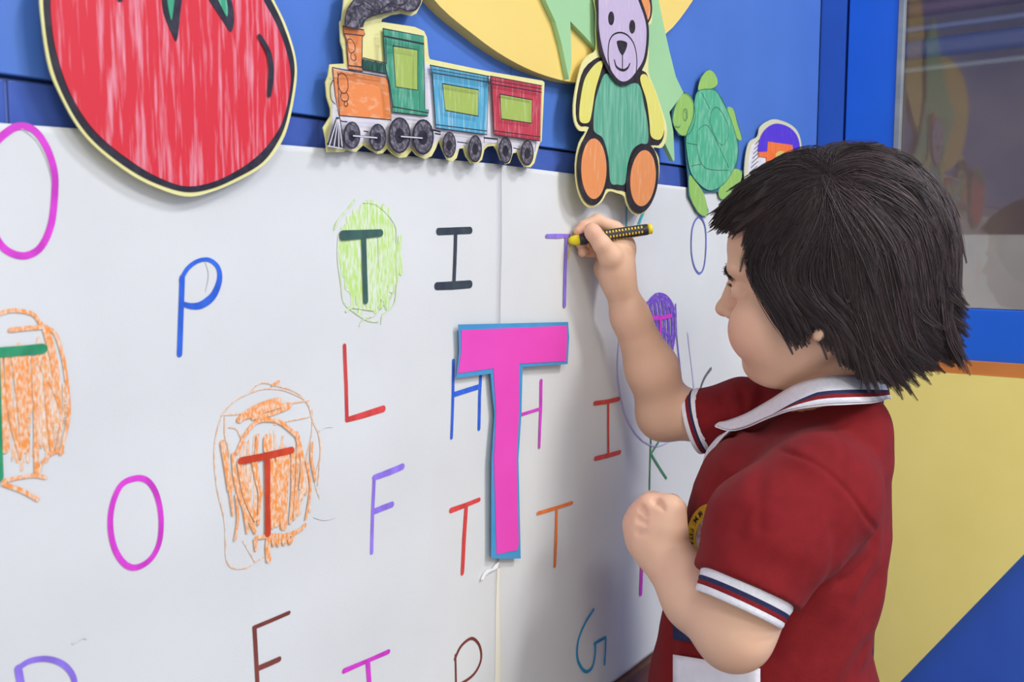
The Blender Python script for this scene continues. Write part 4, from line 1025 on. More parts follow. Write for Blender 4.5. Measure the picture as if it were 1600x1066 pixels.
# guides of the far side are the mirrored near ones; the crown is shared
cen = G[:, 0].mean(0)
def lock_set(nlock, per, far=False, seed=1, layer=(0.0, 0.012), width=0.0052, r0=0.00030, smin=0.0, smax=0.7, length=(0.35, 0.75), vrange=(0, 1), flick=0.0055, GG=None):
    r = np.random.default_rng(seed); out = []; tones = []; rads = []
    kk = 11
    G = GG if GG is not None else globals()['G']
    for _ in range(nlock):
        v = r.uniform(*vrange) * (len(G) - 1); i = int(min(v, len(G) - 2)); fv = v - i
        gc = G[i] * (1 - fv) + G[i + 1] * fv
        s0 = r.uniform(smin, smax) ** 1.0; ln = r.uniform(*length); s1 = min(1.0, s0 + ln)
        if s1 > 0.9 or r.random() < 0.35: s1 = 1.0 - min(0.2, abs(r.normal(0, 0.06)))
        tt = np.linspace(s0, s1, kk)
        c = np.stack([np.interp(tt * (K - 1), np.arange(K), gc[:, j]) for j in range(3)], 1)
        if far: c = mirror(c)
        lay = r.uniform(*layer)
        nrm = c / (np.linalg.norm(c, axis=1)[:, None])
        c = c - nrm * lay * (1 - 0.3 * np.linspace(0, 1, kk)[:, None])
        c = c - nrm * 0.004 * np.exp(-np.linspace(0, 1, kk) * 8)[:, None]        # roots dip in
        T = np.gradient(c, axis=0); T /= np.linalg.norm(T, axis=1)[:, None] + 1e-9
        side = np.cross(T, nrm)
        tip = r.normal(0, flick, 2); q = np.linspace(0, 1, kk)[:, None] ** 3
        c = c + side * tip[0] * q + nrm * abs(tip[1]) * q * 0.8
        wv = r.uniform(0, 6.28); c = c + side * (0.0008 * np.sin(wv + 7 * np.linspace(0, 1, kk)))[:, None]
        tone0 = r.choice((0.7, 0.9, 1.0, 1.15, 1.4, 1.8), p=(0.15, 0.25, 0.25, 0.2, 0.1, 0.05))
        red = r.random()
        for _k in range(per):
            a, bq = r.normal(0, 1, 2)
            clump = (1 - 0.85 * np.linspace(0, 1, kk) ** 3)[:, None]
            cs = c + side * a * width * clump + nrm * bq * 0.0011 * clump
            e = r.integers(0, 3)
            out.append(cs)
            rads.append(r0 * r.uniform(0.7, 1.2) * np.sqrt(np.clip(1.04 - np.linspace(0, 1, kk) ** 3, 0.02, 1)) * np.minimum(1, 0.3 + 4 * np.linspace(0, 1, kk)))
            t_ = tone0 * r.uniform(0.8, 1.25)
            tones.append((0.050 * t_ * (1 + 0.15 * red), 0.0375 * t_, 0.0365 * t_))
    return np.array(out) + HC, np.array(rads), np.array(tones)
C1, R1, T1 = lock_set(900, 27, False, 1, layer=(0.0, 0.0045))
C2, R2, T2 = lock_set(330, 12, True, 2, layer=(0.001, 0.009))
C3, R3, T3 = lock_set(170, 16, False, 3, smin=0.45, smax=0.7, vrange=(0.60, 0.98), flick=0.010, layer=(0.0, 0.012))     # flicked ends at the nape
C4, R4, T4 = lock_set(70, 6, False, 4, smin=0.3, smax=0.6, vrange=(0.32, 0.6), flick=0.006, layer=(-0.002, 0.004), width=0.002)
def onshell(p):
    q = p @ RH.T - HO; S = np.stack([np.full(len(q), RF), np.full(len(q), RL), np.where(q[:, 2] > 0, RU, RD)], 1)
    k = np.linalg.norm(q / S, axis=1)[:, None]
    flare = np.clip(np.linalg.norm(p, axis=1)[:, None] / (np.linalg.norm(q / k + HO, axis=1)[:, None]), 1.0, 1.35)
    return (q / k * flare + HO) @ RH
GBk = np.array([onshell(G[-2] * (1 - t) + mirror(G[-2]) * t) for t in np.linspace(0, 1, 6)])
GBk[:, :, 2] -= np.linspace(0, 1, K)[None, :] ** 3 * 0.045
C5, R5, T5 = lock_set(230, 16, False, 5, GG=GBk, layer=(0.0005, 0.006), smin=0.05)
strands('hair', np.concatenate([C1, C2, C3, C4, C5]), np.concatenate([R1, R2, R3, R4, R5]), np.concatenate([T1, T2, T3, T4, T5]), M_hair, kid)['kind'] = 'thing'
# base under the strands
Hf = Field(HC - 0.16, HC + np.array((0.17, 0.16, 0.16)), 0.0025)
Hf.ell(HC + RH.T @ np.array((-0.001, 0, 0.0)), (0.0865, 0.0730, 0.0820), RH, 0.01)
Hf.ell(HC + RH.T @ np.array((-0.026, 0, -0.052)), (0.058, 0.065, 0.074), RH, 0.006)
fl_u = np.array((-0.30, -0.115, -0.10, -0.088, -0.060, -0.040, -0.020, 0.005, 0.03, 0.2)); fl_f = np.array((-0.03, -0.03, -0.008, 0.024, 0.046, 0.060, 0.072, 0.080, 0.2, 0.2))
def cut(x, y, z):
    f = RH[0][0] * (x - HC[0]) + RH[0][1] * (y - HC[1]) + 0 * z; u = z - HC[2] + 0 * f
    l = np.abs(RH[1][0] * (x - HC[0]) + RH[1][1] * (y - HC[1])) + 0 * z
    lim = np.interp(u, fl_u, fl_f) + 0.02 * np.clip((0.05 - l) / 0.05, 0, 1) * (u < 0.02)
    return (lim - f).astype(np.float32)
Hf.put(cut, HC - 0.2, HC + 0.2, 0.004, 'sub')
Vh, Qh = Hf.nets(); Vh = relax(Vh, Qh, 2)
fastmesh('hair_base', Vh, Qh, M_cap, kid)

# eyebrows and lashes
def tuft(name, pts, n, ln, direc, rad, seed, spread=0.0012, tone=(0.02, 0.014, 0.012)):
    r = np.random.default_rng(seed); cs = []; rr = []
    P = np.array(pts)
    for _ in range(n):
        t = r.uniform(0, len(P) - 1.001); i = int(t); p = P[i] + (P[i + 1] - P[i]) * (t - i) + r.normal(0, spread, 3)
        d = direc(t / (len(P) - 1)) + r.normal(0, 0.12, 3); d = unit(d)
        s_ = np.linspace(0, 1, 6)[:, None]
        c = p + d * ln * s_ * r.uniform(0.6, 1.1) + Uh * 0.1 * ln * s_ ** 2
        cs.append(c); rr.append(rad * (1.05 - np.linspace(0, 1, 6)))
    return strands(name, np.array(cs), np.array(rr), np.tile(np.array(tone), (n, 1)), M_hair, kid)
def snap(p, n, off=0.0):
    """move a point along n onto the skin"""
    for t in np.arange(0.020, -0.030, -0.0005):
        q = p + n * t; i = np.round((q - B_.lo) / B_.h).astype(int)
        if B_.a[tuple(i)] < 0.0004: return q + n * off
    return p
for s_ in (1, -1):
    nb = unit(Fh + 0.35 * s_ * Lh)
    bp_ = [snap(H(0.085, l * s_, u), nb, 0.0002) for l, u in ((0.006, -0.0285), (0.013, -0.0272), (0.021, -0.0280), (0.029, -0.0315), (0.037, -0.0370))]
    bp_ = [q + nb * 0.0004 for q in bp_]
    tuft('eyebrow', bp_, 420, 0.0045, lambda t: Lh * s_ * 0.55 - Fh * (0.25 + 0.6 * t) + Uh * (0.30 - 0.9 * t), 0.00036, 5, 0.0011)
    lp_ = [snap(H(0.082, l * s_, u), Fh, 0.0) for l, u in ((0.018, -0.0448), (0.024, -0.0436), (0.030, -0.0440), (0.036, -0.0458))]
    tuft('eyelashes', lp_, 40, 0.0070, lambda t: Fh + Lh * s_ * (0.1 + 0.7 * t) + Uh * 0.15, 0.00016, 6, 0.0003)
# ------------------------------------------------------------------ polo shirt
BA = math.radians(27)
Fb = np.array((-math.cos(BA), math.sin(BA), 0.0)); Lb = np.array((-math.sin(BA), -math.cos(BA), 0.0))
RB = np.stack([Fb, Lb, Uh])
rows = []   # py, front px, back px, lateral half width
for py, xf, xb, b_ in ((655, 1150, 1386, 0.070), (680, 1128, 1388, 0.086), (710, 1108, 1388, 0.094), (760, 1084, 1388, 0.098), (830, 1067, 1386, 0.100), (900, 1052, 1379, 0.100), (960, 1036, 1364, 0.101), (1000, 1026, 1358, 0.104), (1066, 1010, 1376, 0.112), (1150, 1000, 1392, 0.120), (1240, 998, 1400, 0.122)):
    c = HP((xf + xb) / 2, py, 0.93); hw = (xb - xf) / 2 * 0.93 / F_PX
    a_ = math.sqrt(max(hw ** 2 - (b_ * math.sin(BA)) ** 2, 1e-4)) / math.cos(BA)
    rows.append((c[2], c[0], c[1], a_, b_))
rows = np.array(sorted(rows))
def torso(x, y, z, off=0.0):
    zz = np.broadcast_to(z, np.broadcast(x, y, z).shape)
    cx = np.interp(zz, rows[:, 0], rows[:, 1]); cy = np.interp(zz, rows[:, 0], rows[:, 2])
    a = np.interp(zz, rows[:, 0], rows[:, 3]) + off; b = np.interp(zz, rows[:, 0], rows[:, 4]) + off
    f = Fb[0] * (x - cx) + Fb[1] * (y - cy); l = Lb[0] * (x - cx) + Lb[1] * (y - cy)
    p = 2.3
    k = ((np.abs(f) / a) ** p + (np.abs(l) / b) ** p) ** (1 / p)
    d = (k - 1) * np.minimum(a, b) * 0.95
    ztop = rows[-1, 0]
    d2 = zz - ztop + 0.012
    q = np.where((d > -0.03) & (d2 > -0.03), np.sqrt(np.maximum(d + 0.03, 0) ** 2 + np.maximum(d2 + 0.03, 0) ** 2) - 0.03, np.maximum(d, d2))
    return q.astype(np.float32)
HEM = 0.44
S_ = Field((0.0, 0.70, HEM - 0.01), (0.46, 1.16, 0.86), 0.0022)
S_.put(torso, (0.02, 0.72, HEM - 0.02), (0.45, 1.14, 0.82), 0.0)
cufN_a = HP(1167, 917, 0.796); cufN_b = HP(1154, 951, 0.790)      # inner and outer end of the near cuff
cufF_a = HP(1104, 656, 1.032); cufF_b = HP(1082, 661, 1.038)
S_.cone(neck1 + (0, 0, -0.012), shN + (0.004, 0.012, -0.003), 0.045, 0.047, 0.02)
S_.cone(neck1 + (0, 0, -0.012), shF + (0.004, -0.01, -0.006), 0.045, 0.040, 0.02)
S_.ell(HP(1330, 690, 0.90), (0.034, 0.05, 0.045), k=0.02)
S_.ell(HP(1340, 662, 0.915), (0.024, 0.045, 0.030), k=0.012)
axN = unit(cufN_b - cufN_a); axF = unit(cufF_b - cufF_a)
# sleeves
S_.chain([shN + (0.000, 0.006, -0.004), HP(1202, 838, 0.818), cufN_a - axN * 0.004, cufN_a + axN * 0.006], [0.055, 0.0555, 0.0435, 0.042], 0.012)
S_.chain([shF + (0, 0, -0.006), HP(1160, 652, 1.02), cufF_a + axF * 0.003], [0.042, 0.039, 0.0345], 0.012)
# open the sleeve ends and the neck
def plane_cut(p, ax, r):
    p = np.array(p); ax = np.array(ax)
    def fn(x, y, z):
        h = (x - p[0]) * ax[0] + (y - p[1]) * ax[1] + (z - p[2]) * ax[2]
        rr = np.sqrt((x - p[0]) ** 2 + (y - p[1]) ** 2 + (z - p[2]) ** 2)
        return np.maximum(-h, rr - r).astype(np.float32)
    return fn
S_.put(plane_cut(cufN_a + axN * 0.001, axN, 0.062), cufN_a - 0.06, cufN_a + 0.06, 0.0, 'sub')
S_.put(plane_cut(cufF_a + axF * 0.001, axF, 0.05), cufF_a - 0.05, cufF_a + 0.05, 0.0, 'sub')
S_.cone(cufN_a + axN * 0.012, cufN_a + axN * 0.04, 0.037, 0.039, 0.0, 'sub')
S_.cone(cufF_a + axF * 0.012, cufF_a + axF * 0.03, 0.030, 0.030, 0.0, 'sub')
S_.cone(HP(1285, 634, 0.925), neck0 + (0, 0, 0.02), 0.036, 0.046, 0.003, 'sub')
S_.cone(HP(1210, 1180, 0.93) + (0, 0, 0.0), HP(1210, 1300, 0.93), 0.085, 0.11, 0.0, 'sub')
V, Q = S_.nets(); V = relax(V, Q, 3, 0.5); N = normals(V, Q)
# folds and seams: grooves and ridges along lines on the near side
def linedist(px_pts, D):
    P = np.array([HP(x, y, D) for x, y in catmull(px_pts, False, 5)])
    best = np.full(len(V), 1e3)
    # distance measured across the body side facing the shoulder side
    for a, b_ in zip(P[:-1], P[1:]):
        a2, b2 = a[[0, 2]], b_[[0, 2]]; ab = b2 - a2
        q = V[:, [0, 2]] - a2; t = np.clip((q @ ab) / (ab @ ab + 1e-12), 0, 1)
        best = np.minimum(best, np.linalg.norm(q - t[:, None] * ab, axis=1))
    return best
near = np.clip(-N[:, 1] * 2.0 + 0.25, 0, 1)
disp = np.zeros(len(V))
seamd = linedist([(1178, 712), (1200, 702), (1235, 706), (1270, 722), (1300, 752), (1325, 786), (1350, 812)], 0.83)
disp -= 0.0017 * np.exp(-(seamd / 0.0017) ** 2) * near * (V[:, 1] < 0.93)
disp += 0.0007 * np.exp(-((seamd - 0.005) / 0.004) ** 2) * near * (V[:, 1] < 0.93)
for pts, D, amp, wd in (
    ([(1350, 812), (1345, 850), (1310, 880), (1290, 886)], 0.87, -0.006, 0.006), ([(1276, 722), (1290, 680), (1306, 645)], 0.86, -0.0018, 0.004),
    ([(1310, 900), (1340, 850), (1368, 800)], 0.88, 0.004, 0.008), ([(1180, 712), (1145, 760), (1125, 800)], 0.84, -0.0025, 0.005), ([(1232, 700), (1190, 660), (1165, 668)], 0.88, 0.003, 0.009),
    ([(1160, 690), (1140, 720), (1132, 760)], 0.9, -0.0028, 0.005), ([(1290, 760), (1300, 820), (1292, 900)], 0.83, 0.003, 0.009), ([(1245, 930), (1270, 860), (1272, 800)], 0.83, -0.0026, 0.006),
    ([(1130, 850), (1180, 830), (1240, 845)], 0.8, 0.0022, 0.010), ([(1150, 800), (1200, 780), (1250, 800)], 0.8, -0.0016, 0.008),
    ([(1240, 1000), (1290, 960), (1360, 900)], 0.86, -0.004, 0.010), ([(1260, 1060), (1300, 1010), (1345, 985)], 0.86, 0.004, 0.010), ([(1230, 1060), (1250, 1010), (1300, 940)], 0.86, 0.003, 0.008),
    ([(1300, 1066), (1330, 1020), (1356, 995)], 0.86, -0.003, 0.008), ([(1360, 700), (1352, 760), (1362, 830)], 0.9, -0.0035, 0.010), ([(1378, 840), (1350, 920), (1330, 1000)], 0.9, 0.004, 0.009),
    ([(1040, 1066), (1036, 1000), (1048, 950)], 0.93, -0.004, 0.004), ([(1052, 960), (1046, 1010), (1050, 1066)], 0.93, 0.002, 0.004)):
    d_ = linedist(pts, D); disp += 0.6 * amp * np.exp(-(d_ / wd) ** 2) * near
# far sleeve folds
farm = (V[:, 1] > 0.93)
for pts in ([(1120, 620), (1124, 660), (1140, 690)], [(1150, 610), (1148, 650)], [(1180, 606), (1160, 640), (1150, 670)]):
    d_ = linedist(pts, 1.02); disp -= 0.0035 * np.exp(-(d_ / 0.005) ** 2) * farm
disp += 0.0009 * np.sin(V[:, 0] * 90 + V[:, 2] * 60) * np.sin(V[:, 1] * 70 - V[:, 2] * 40)
V = V + N * disp[:, None]; V = relax(V, Q, 1, 0.3)
M_cloth = bpy.data.materials.new('red_polo_cotton'); M_cloth.use_nodes = True
def cloth_nodes(m, rough=0.85, base=None, bumpd=0.0006, sc=1400, strength=0.3, ribs=None):
    nt = m.node_tree; b = nt.nodes['Principled BSDF']
    b.inputs['Roughness'].default_value = rough; b.inputs['Specular IOR Level'].default_value = 0.15
    b.inputs['Sheen Weight'].default_value = 0.04; b.inputs['Sheen Roughness'].default_value = 0.4
    tc = nt.nodes.new('ShaderNodeTexCoord')
    n = nt.nodes.new('ShaderNodeTexNoise'); n.inputs['Scale'].default_value = 90; n.inputs['Detail'].default_value = 8
    nt.links.new(tc.outputs['Object'], n.inputs['Vector'])
    mx = nt.nodes.new('ShaderNodeMix'); mx.data_type = 'RGBA'; mx.blend_type = 'MULTIPLY'; mx.inputs['Factor'].default_value = 0.30
    if base is None:
        at = nt.nodes.new('ShaderNodeAttribute'); at.attribute_name = 'tone'; nt.links.new(at.outputs['Color'], mx.inputs['A'])
    else: mx.inputs['A'].default_value = lin(base)
    nt.links.new(n.outputs['Fac'], mx.inputs['B']); nt.links.new(mx.outputs['Result'], b.inputs['Base Color'])
    wv = nt.nodes.new('ShaderNodeTexWave'); wv.inputs['Scale'].default_value = 700; wv.inputs['Distortion'].default_value = 1.5; wv.inputs['Detail'].default_value = 2
    wv.bands_direction = 'DIAGONAL'
    nt.links.new(tc.outputs['Object'], wv.inputs['Vector'])
    bp = nt.nodes.new('ShaderNodeBump'); bp.inputs['Strength'].default_value = strength; bp.inputs['Distance'].default_value = bumpd
    nt.links.new(wv.outputs['Fac'], bp.inputs['Height']); nt.links.new(bp.outputs[0], b.inputs['Normal'])
cloth_nodes(M_cloth)
shirt = fastmesh('polo_shirt', V, Q, M_cloth, kid)
red = np.array(lin((136, 32, 36))[:3]); navy = np.array(lin((40, 46, 84))[:3]); wht = np.array(lin((228, 226, 234))[:3])
cc = np.tile(red, (len(V), 1))
facecol(shirt, 'tone', cc)

M_white = mat('white_rib_knit', (236, 236, 240), 0.85, (228, 228, 234), (300, 300, 300), bump=0.25, bscale=1600, spec=0.15)
M_navy = mat('navy_rib_knit', (44, 50, 82), 0.85, (50, 56, 90), (300, 300, 300), bump=0.2, bscale=1600, spec=0.15)
M_redk = mat('red_rib_knit', (134, 36, 42), 0.85, (126, 32, 38), (300, 300, 300), bump=0.2, bscale=1600, spec=0.15)
def cuff(name, ca, cb, r0, r1, bands, squash=1.0, tilt=0.0, dirs=None):
    """knitted cuff: bands (share, material) from the sleeve to the edge"""
    ax = unit(cb - ca); L_ = np.linalg.norm(cb - ca)
    e1 = unit(np.cross(ax, (0.0, 1.0, 0.0))); e2 = np.cross(ax, e1)
    mats = []; V = []; Fq = []; mi = []
    n = 64; s = 0.0; prof = []
    for sh, m in bands:
        if m not in mats: mats.append(m)
        prof.append((s, s + sh, mats.index(m))); s += sh
    prof = [(a / s, b / s, k) for a, b, k in prof]
    ring = []
    def add(t, dr):
        i0 = len(V); r = (r0 + (r1 - r0) * t + dr)
        for j in range(n):
            th = 2 * math.pi * j / n
            rr = r * (1 + 0.006 * math.sin(3 * th + 1) + 0.0010 / r * (0.4 * math.sin(32 * th)))
            V.append(ca + ax * (L_ * t) + e1 * rr * math.cos(th) + e2 * rr * squash * math.sin(th))
        return i0
    def quads(a, b, k):
        for j in range(n): Fq.append((a + j, a + (j + 1) % n, b + (j + 1) % n, b + j)); mi.append(k)
    prev = add(0, -0.001)
    for a, b, k in prof:
        for u0, u1 in ((a, (a + b) / 2), ((a + b) / 2, b)):
            nx = add(u1, 0.0005 if u1 != b else 0.0)
            quads(prev, nx, k); prev = nx
    last = prof[-1][2]
    nx = add(1.03, -0.0010); quads(prev, nx, last); prev = nx
    nx = add(0.98, -0.0024); quads(prev, nx, last); prev = nx
    nx = add(0.0, -0.0030); quads(prev, nx, last)
    o = fastmesh(name, np.array(V), Fq, mats, kid)
    o.data.polygons.foreach_set('material_index', mi)
    return o
bands = [(15, M_white), (6.5, M_navy), (6.5, M_redk), (9, M_white)]
cuff('sleeve_cuff', HP(1168, 915, 0.796), HP(1153, 952, 0.790), 0.0405, 0.0375, bands, 1.0)
cuff('sleeve_cuff', cufF_a - axF * 0.002, cufF_b, 0.0355, 0.0340, [(13, M_white), (5, M_navy), (7, M_redk), (8, M_white)], 0.92)

# collar: a folded knit band around the neck, falling to a point in front
# stations around the neck: near side runs from the nape (px 1390) to the front tip (px 1118)
def loft(name, A, B_, th, mats, bandt, parent, flip=False, fade=None):
    """sheet between polyline A (upper) and B (lower), thickened, split into bands across"""
    A = np.array(catmull(A, False, 6)); B_ = np.array(catmull(B_, False, 6)); n = len(A)
    ts = [0.0]
    for t in bandt: ts += [t]
    sub = []; mi_ = []
    for k, (t0, t1) in enumerate(zip(ts[:-1], ts[1:])):
        m_ = max(1, int(round((t1 - t0) * 8)))
        for q in range(m_): sub.append(t0 + (t1 - t0) * q / m_); mi_.append(k)
    sub.append(1.0)
    T = np.gradient(A * 0.5 + B_ * 0.5, axis=0); T /= np.linalg.norm(T, axis=1)[:, None]
    W_ = B_ - A; NN = np.cross(T, W_); NN /= np.linalg.norm(NN, axis=1)[:, None] + 1e-9
    if flip: NN = -NN
    V = []; Fq = []; mi = []
    m = len(sub)
    for side in (0, 1):
        for i in range(n):
            wf = 1.0 if fade is None else float(np.clip((fade - i / (n - 1)) / 0.22, 0.06, 1.0))
            for t in sub:
                t = 1 - (1 - t) * wf if t >= bandt[0] else t * (1 - (1 - bandt[0]) * wf) / bandt[0]
                bulge = 0.0022 * math.sin(math.pi * min(1, t * 1.05)) * (1 - side) 
                V.append(A[i] + W_[i] * t + NN[i] * (th * (1 - side) + bulge))
    def vid(s_, i, j): return s_ * n * m + i * m + j
    for i in range(n - 1):
        for j in range(m - 1):
            Fq.append((vid(0, i, j), vid(0, i + 1, j), vid(0, i + 1, j + 1), vid(0, i, j + 1))); mi.append(mi_[j])
            Fq.append((vid(1, i, j), vid(1, i, j + 1), vid(1, i + 1, j + 1), vid(1, i + 1, j))); mi.append(mi_[j])
        for j in (0, m - 1):
            Fq.append((vid(0, i, j), vid(1, i, j), vid(1, i + 1, j), vid(0, i + 1, j))); mi.append(mi_[min(j, m - 2)])
    for i in (0, n - 1):
        for j in range(m - 1):
            Fq.append((vid(0, i, j), vid(0, i, j + 1), vid(1, i, j + 1), vid(1, i, j))); mi.append(mi_[j])
    um = []; mi2 = []
    for k in range(len(bandt)):
        if mats[k] not in um: um.append(mats[k])
    mi2 = [um.index(mats[k]) for k in mi]
    o = fastmesh(name, np.array(V), Fq, um, parent)
    o.data.polygons.foreach_set('material_index', mi2)
    return o
up = [HP(1386, 594, 0.945), HP(1356, 588, 0.905), HP(1318, 586, 0.884), HP(1280, 590, 0.882), HP(1240, 602, 0.900), HP(1200, 626, 0.935), HP(1165, 646, 0.962), HP(1138, 656, 0.982), HP(1124, 659, 0.986)]
lo = [HP(1392, 622, 0.940), HP(1372, 627, 0.868), HP(1330, 629, 0.836), HP(1288, 631, 0.834), HP(1240, 638, 0.852), HP(1200, 651, 0.892), HP(1165, 666, 0.930), HP(1140, 671, 0.955), HP(1117, 664, 0.972)]
loft('collar', up, lo, 0.0022, [M_white, M_navy, M_redk, M_white], [0.55, 0.68, 0.82, 1.0], kid, flip=True, fade=0.62)
# far half of the collar
upf = [HP(1372, 588, 0.945), HP(1350, 584, 0.975), HP(1310, 588, 0.992), HP(1262, 604, 0.996), HP(1215, 622, 0.998), HP(1175, 640, 0.999), HP(1140, 656, 0.995)]
lof = [HP(1394, 622, 0.940), HP(1376, 618, 1.000), HP(1330, 618, 1.025), HP(1270, 622, 1.03), HP(1222, 632, 1.02), HP(1180, 646, 1.015), HP(1138, 664, 1.005)]
loft('collar', upf, lof, 0.0022, [M_white, M_navy, M_redk, M_white], [0.60, 0.70, 0.84, 1.0], kid)
# placket below the tip
loft('placket', [HP(1143, 668, 0.955), HP(1126, 684, 0.962), HP(1106, 712, 0.972), HP(1098, 735, 0.98)], [HP(1133, 676, 0.985), HP(1120, 684, 0.985), HP(1103, 706, 0.99), HP(1096, 730, 0.99)], 0.0015, [M_white], [1.0], kid)

# navy stripe and white panel low on the shirt front (behind the near forearm)
def on_torso(px, py, off):
    """first hit of a pixel ray with the shirt's body shape"""
    a, f, u = ray(px, py)
    best = None
    for D in np.arange(0.78, 1.06, 0.002):
        p = HP(px, py, D)
        d = float(torso(np.array([p[0]]), np.array([p[1]]), np.array([p[2]]), off)[0])
        if d < 0: return p
        if best is None or d < best[0]: best = (d, p)
    return best[1]
def patch(name, px0, px1, top, bot, m, off=0.004, nx=14, nz=8, label=None):
    V = []; Fq = []
    for i in range(nx + 1):
        for j in range(nz + 1):
            x = px0 + (px1 - px0) * i / nx
            y0, y1 = top(i / nx), bot(i / nx)
            V.append(on_torso(x, y0 + (y1 - y0) * j / nz, off))
    for i in range(nx):
        for j in range(nz):
            a = i * (nz + 1) + j; Fq.append((a, a + 1, a + nz + 2, a + nz + 1))
    o = fastmesh(name, np.array(V), Fq, m, kid, label=label)
    s = o.modifiers.new('thick', 'SOLIDIFY'); s.thickness = 0.0012; s.offset = 0
    return o
patch('navy_stripe', 1052, 1200, lambda t: 972 + 14 * t, lambda t: 1000 + 14 * t, M_navy, 0.0045)
patch('white_panel', 1052, 1188, lambda t: 1023 + 22 * t, lambda t: 1110 + 22 * t, mat('white_cotton', (232, 230, 238), 0.8, (226, 224, 232), (60, 60, 60), bump=0.1, bscale=900), 0.006)

# ------------------------------------------------------------------ school badge on the chest
M_bdg = mat('badge_yellow_thread', (246, 198, 60), 0.7, (236, 186, 50), (500, 500, 500), bump=0.3, bscale=1500)
M_bwh = mat('badge_white_thread', (232, 216, 220), 0.8); M_bln = mat('badge_black_thread', (40, 34, 44), 0.8); M_brd = mat('badge_red_thread', (206, 92, 110), 0.8)
BC = (1110.0, 842.0); BRX, BRY = 37.0, 55.0           # centre and half sizes as seen from the front left
def bplate(name, k0, k1, off, m, parent, n=56):
    V = []; Fq = []
    for s in (0.0, 0.0011):
        for j in range(n):
            th = 2 * math.pi * j / n
            for k in (k0, k1): V.append(on_torso(BC[0] + BRX * k * math.cos(th), BC[1] + BRY * k * math.sin(th), off + s))
    for s in (0, 1):
        for j in range(n):
            a = s * 2 * n + 2 * j; b = s * 2 * n + 2 * ((j + 1) % n); Fq.append((a, b, b + 1, a + 1))
    for j in range(n):
        a, b = 2 * j, 2 * ((j + 1) % n); Fq.append((a, b, 2 * n + b, 2 * n + a)); Fq.append((a + 1, b + 1, 2 * n + b + 1, 2 * n + a + 1))
    o = fastmesh(name, np.array(V), Fq, m, parent, smooth=False)
    return o
badge = bplate('badge', 0.02, 1.0, 0.0045, M_bwh, kid)
bplate('badge_rim', 0.62, 1.0, 0.0052, M_bdg, badge)
def btext(ch, ang, k, size, m, inward=False):
    cu = bpy.data.curves.new('badge_letter', 'FONT'); cu.body = ch; cu.size = 1.0; cu.align_x = 'CENTER'; cu.align_y = 'CENTER'; cu.resolution_u = 2; cu.offset = 0.01
    tmp = bpy.data.objects.new('tmp', cu); C.objects.link(tmp)
    dg = bpy.context.evaluated_depsgraph_get(); me = bpy.data.meshes.new_from_object(tmp.evaluated_get(dg))
    bpy.data.objects.remove(tmp)
    th = math.radians(ang)
    rd = np.array((-math.cos(th), -math.sin(th))); tg = np.array((math.sin(th), -math.cos(th)))     # outward, clockwise (pixel axes, y down)
    if inward: rd, tg = -rd, -tg
    cpos = np.array((-math.cos(th), -math.sin(th))) * k
    V = []
    for v in me.vertices:
        q = cpos + (tg * v.co.x + rd * v.co.y) * size
        V.append(on_torso(BC[0] + BRX * q[0], BC[1] + BRY * q[1], 0.0066))
    return mesh('badge_letter', toworld(np.array(V)), [list(p.vertices) for p in me.polygons], m, badge)
for ch, a in (('M', 59), ('.', 49), ('M', 41), ('.', 31)): btext(ch, a, 0.81, 0.23, M_bln)
for ch, a in (('P', 17), ('I', 9), ('T', 1), ('A', -10), ('M', -23), ('P', -36), ('U', -48)): btext(ch, a, 0.81, 0.22, M_bln, True)
for ch, a in (('R', 36), ('I', 22), ('S', 8)): btext(ch, a, 0.47, 0.24, M_brd)

# ------------------------------------------------------------------ trousers and shoes (below the picture)
M_trs = mat('navy_trousers_cotton', (46, 52, 78), 0.85, (52, 58, 86), (200, 200, 200), bump=0.15, bscale=1200)
P_ = Field((0.02, 0.72, 0.02), (0.42, 1.14, 0.53), 0.005)
hip = HP(1200, 1130, 0.93); hip = np.array((hip[0], 0.93, 0.49))
P_.ell(hip + (0, 0, 0.0), (0.085, 0.098, 0.07), RB, 0.02)
feet = []
for s_ in (1, -1):
    hj = hip + Lb * 0.048 * s_ + (0, 0, -0.02); kn_ = np.array((hj[0], hj[1], 0.28)) + Fb * 0.012; an = np.array((hj[0], hj[1], 0.075)) - Fb * 0.008
    P_.chain([hj, kn_, an + (0, 0, -0.02)], [0.062, 0.048, 0.044], 0.02); feet.append(an)
V, Q = P_.nets(); V = relax(V, Q, 2); fastmesh('trousers', V, Q, M_trs, kid)
M_shoe = mat('black_shoe_leather', (34, 32, 34), 0.3)
for an in feet:
    E = Field(an - np.array((0.12, 0.12, 0.08)), an + np.array((0.12, 0.12, 0.05)), 0.004)
    fl = np.array((an[0], an[1], 0.0))
    E.ell(fl + Fb * 0.035 + (0, 0, 0.030), (0.078, 0.033, 0.028), RB, 0.01)
    E.cone(fl - Fb * 0.010 + (0, 0, 0.04), fl - Fb * 0.006 + (0, 0, 0.075), 0.030, 0.030, 0.015)
    E.ell(fl + Fb * 0.03 + (0, 0, 0.010), (0.082, 0.036, 0.012), RB, 0.004)
    V, Q = E.nets(); V = relax(V, Q, 1); V[:, 2] = np.maximum(V[:, 2], 0.0005)
    fastmesh('shoe', V, Q, M_shoe, kid)

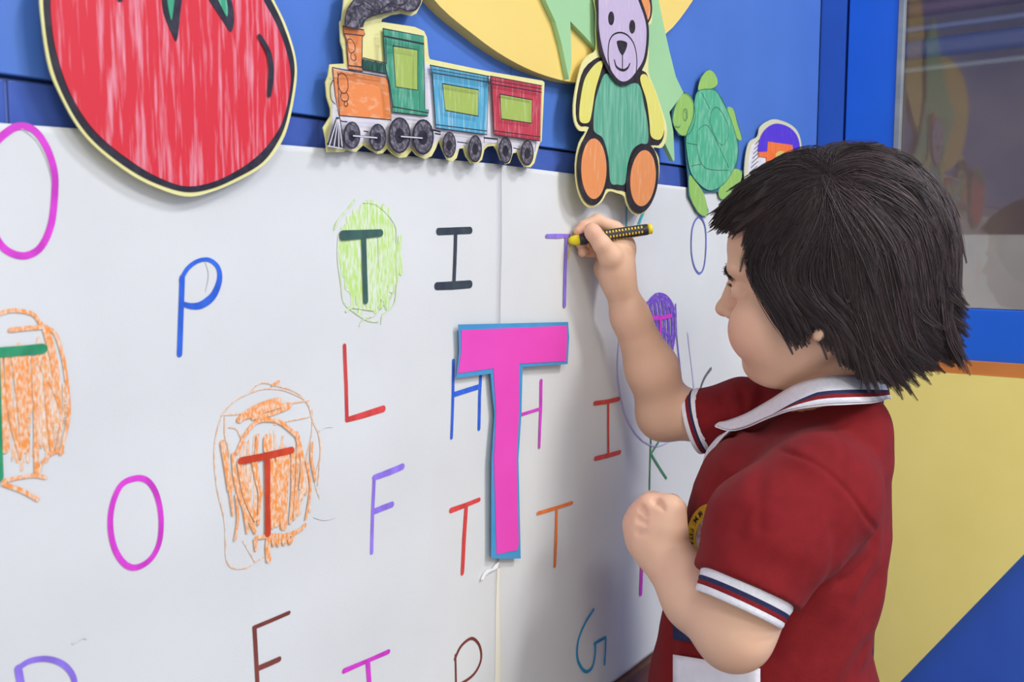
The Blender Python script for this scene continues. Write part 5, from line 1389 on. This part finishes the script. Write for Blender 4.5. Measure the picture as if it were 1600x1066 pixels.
# ------------------------------------------------------------------ crayon
tipp = HP(887, 377, 0.9895); endp = HP(1019, 357.5, 0.990)
cr_root = thing('crayon', tuple(toworld([tipp])[0]), 'yellow and black crayon held in the child\'s raised hand', 'crayon')
cax = unit(endp - tipp); CL = np.linalg.norm(endp - tipp)
c1 = unit(np.cross(cax, Uh)); c2 = np.cross(cax, c1)
def lathe(name, prof, m, parent, n=32, label=None):
    V = []; Fq = []
    for t, r in prof:
        for j in range(n):
            th = 2 * math.pi * j / n; V.append(tipp + cax * t + c1 * r * math.cos(th) + c2 * r * math.sin(th))
    for i in range(len(prof) - 1):
        for j in range(n): Fq.append((i * n + j, i * n + (j + 1) % n, (i + 1) * n + (j + 1) % n, (i + 1) * n + j))
    return fastmesh(name, np.array(V), Fq, m, parent, label=label)
M_cy = mat('yellow_wax', (240, 220, 40), 0.4, (232, 208, 34), (200, 200, 200)); M_cb = mat('black_crayon_sleeve', (48, 46, 52), 0.4)
lathe('wax_tip', [(0.0, 0.0004), (0.0012, 0.0028), (0.004, 0.0044), (0.0075, 0.0053), (0.0122, 0.0055), (0.0124, 0.001)], M_cy, cr_root)
sl = lathe('sleeve', [(0.0118, 0.0035), (0.0119, 0.0057), (0.0135, 0.0061), (0.0175, 0.0062), (0.0185, 0.0058), (CL - 0.006, 0.0056), (CL - 0.0045, 0.0054), (CL - 0.0045, 0.003)], M_cb, cr_root)
lathe('end_plug', [(CL - 0.0050, 0.002), (CL - 0.0048, 0.0051), (CL - 0.0008, 0.0051), (CL, 0.0044), (CL + 0.0002, 0.0003)], M_cy, cr_root)
M_dash = mat('yellow_print', (226, 190, 70), 0.5)
nd = 18
V = []; Fq = []
for i in range(nd):
    t0 = 0.0195 + (CL - 0.028) * i / nd
    for row in range(7):
        th0 = 2 * math.pi * row / 7 + 0.3
        b0 = len(V)
        for tt in (t0, t0 + 0.0016):
            for k in range(4):
                th = th0 + (k / 3 - 0.5) * 0.42; V.append(tipp + cax * tt + (c1 * math.cos(th) + c2 * math.sin(th)) * 0.00595)
        for k in range(3): Fq.append((b0 + k, b0 + k + 1, b0 + 5 + k, b0 + 4 + k))
fastmesh('printed_dashes', np.array(V), Fq, M_dash, sl)['kind'] = 'stuff'
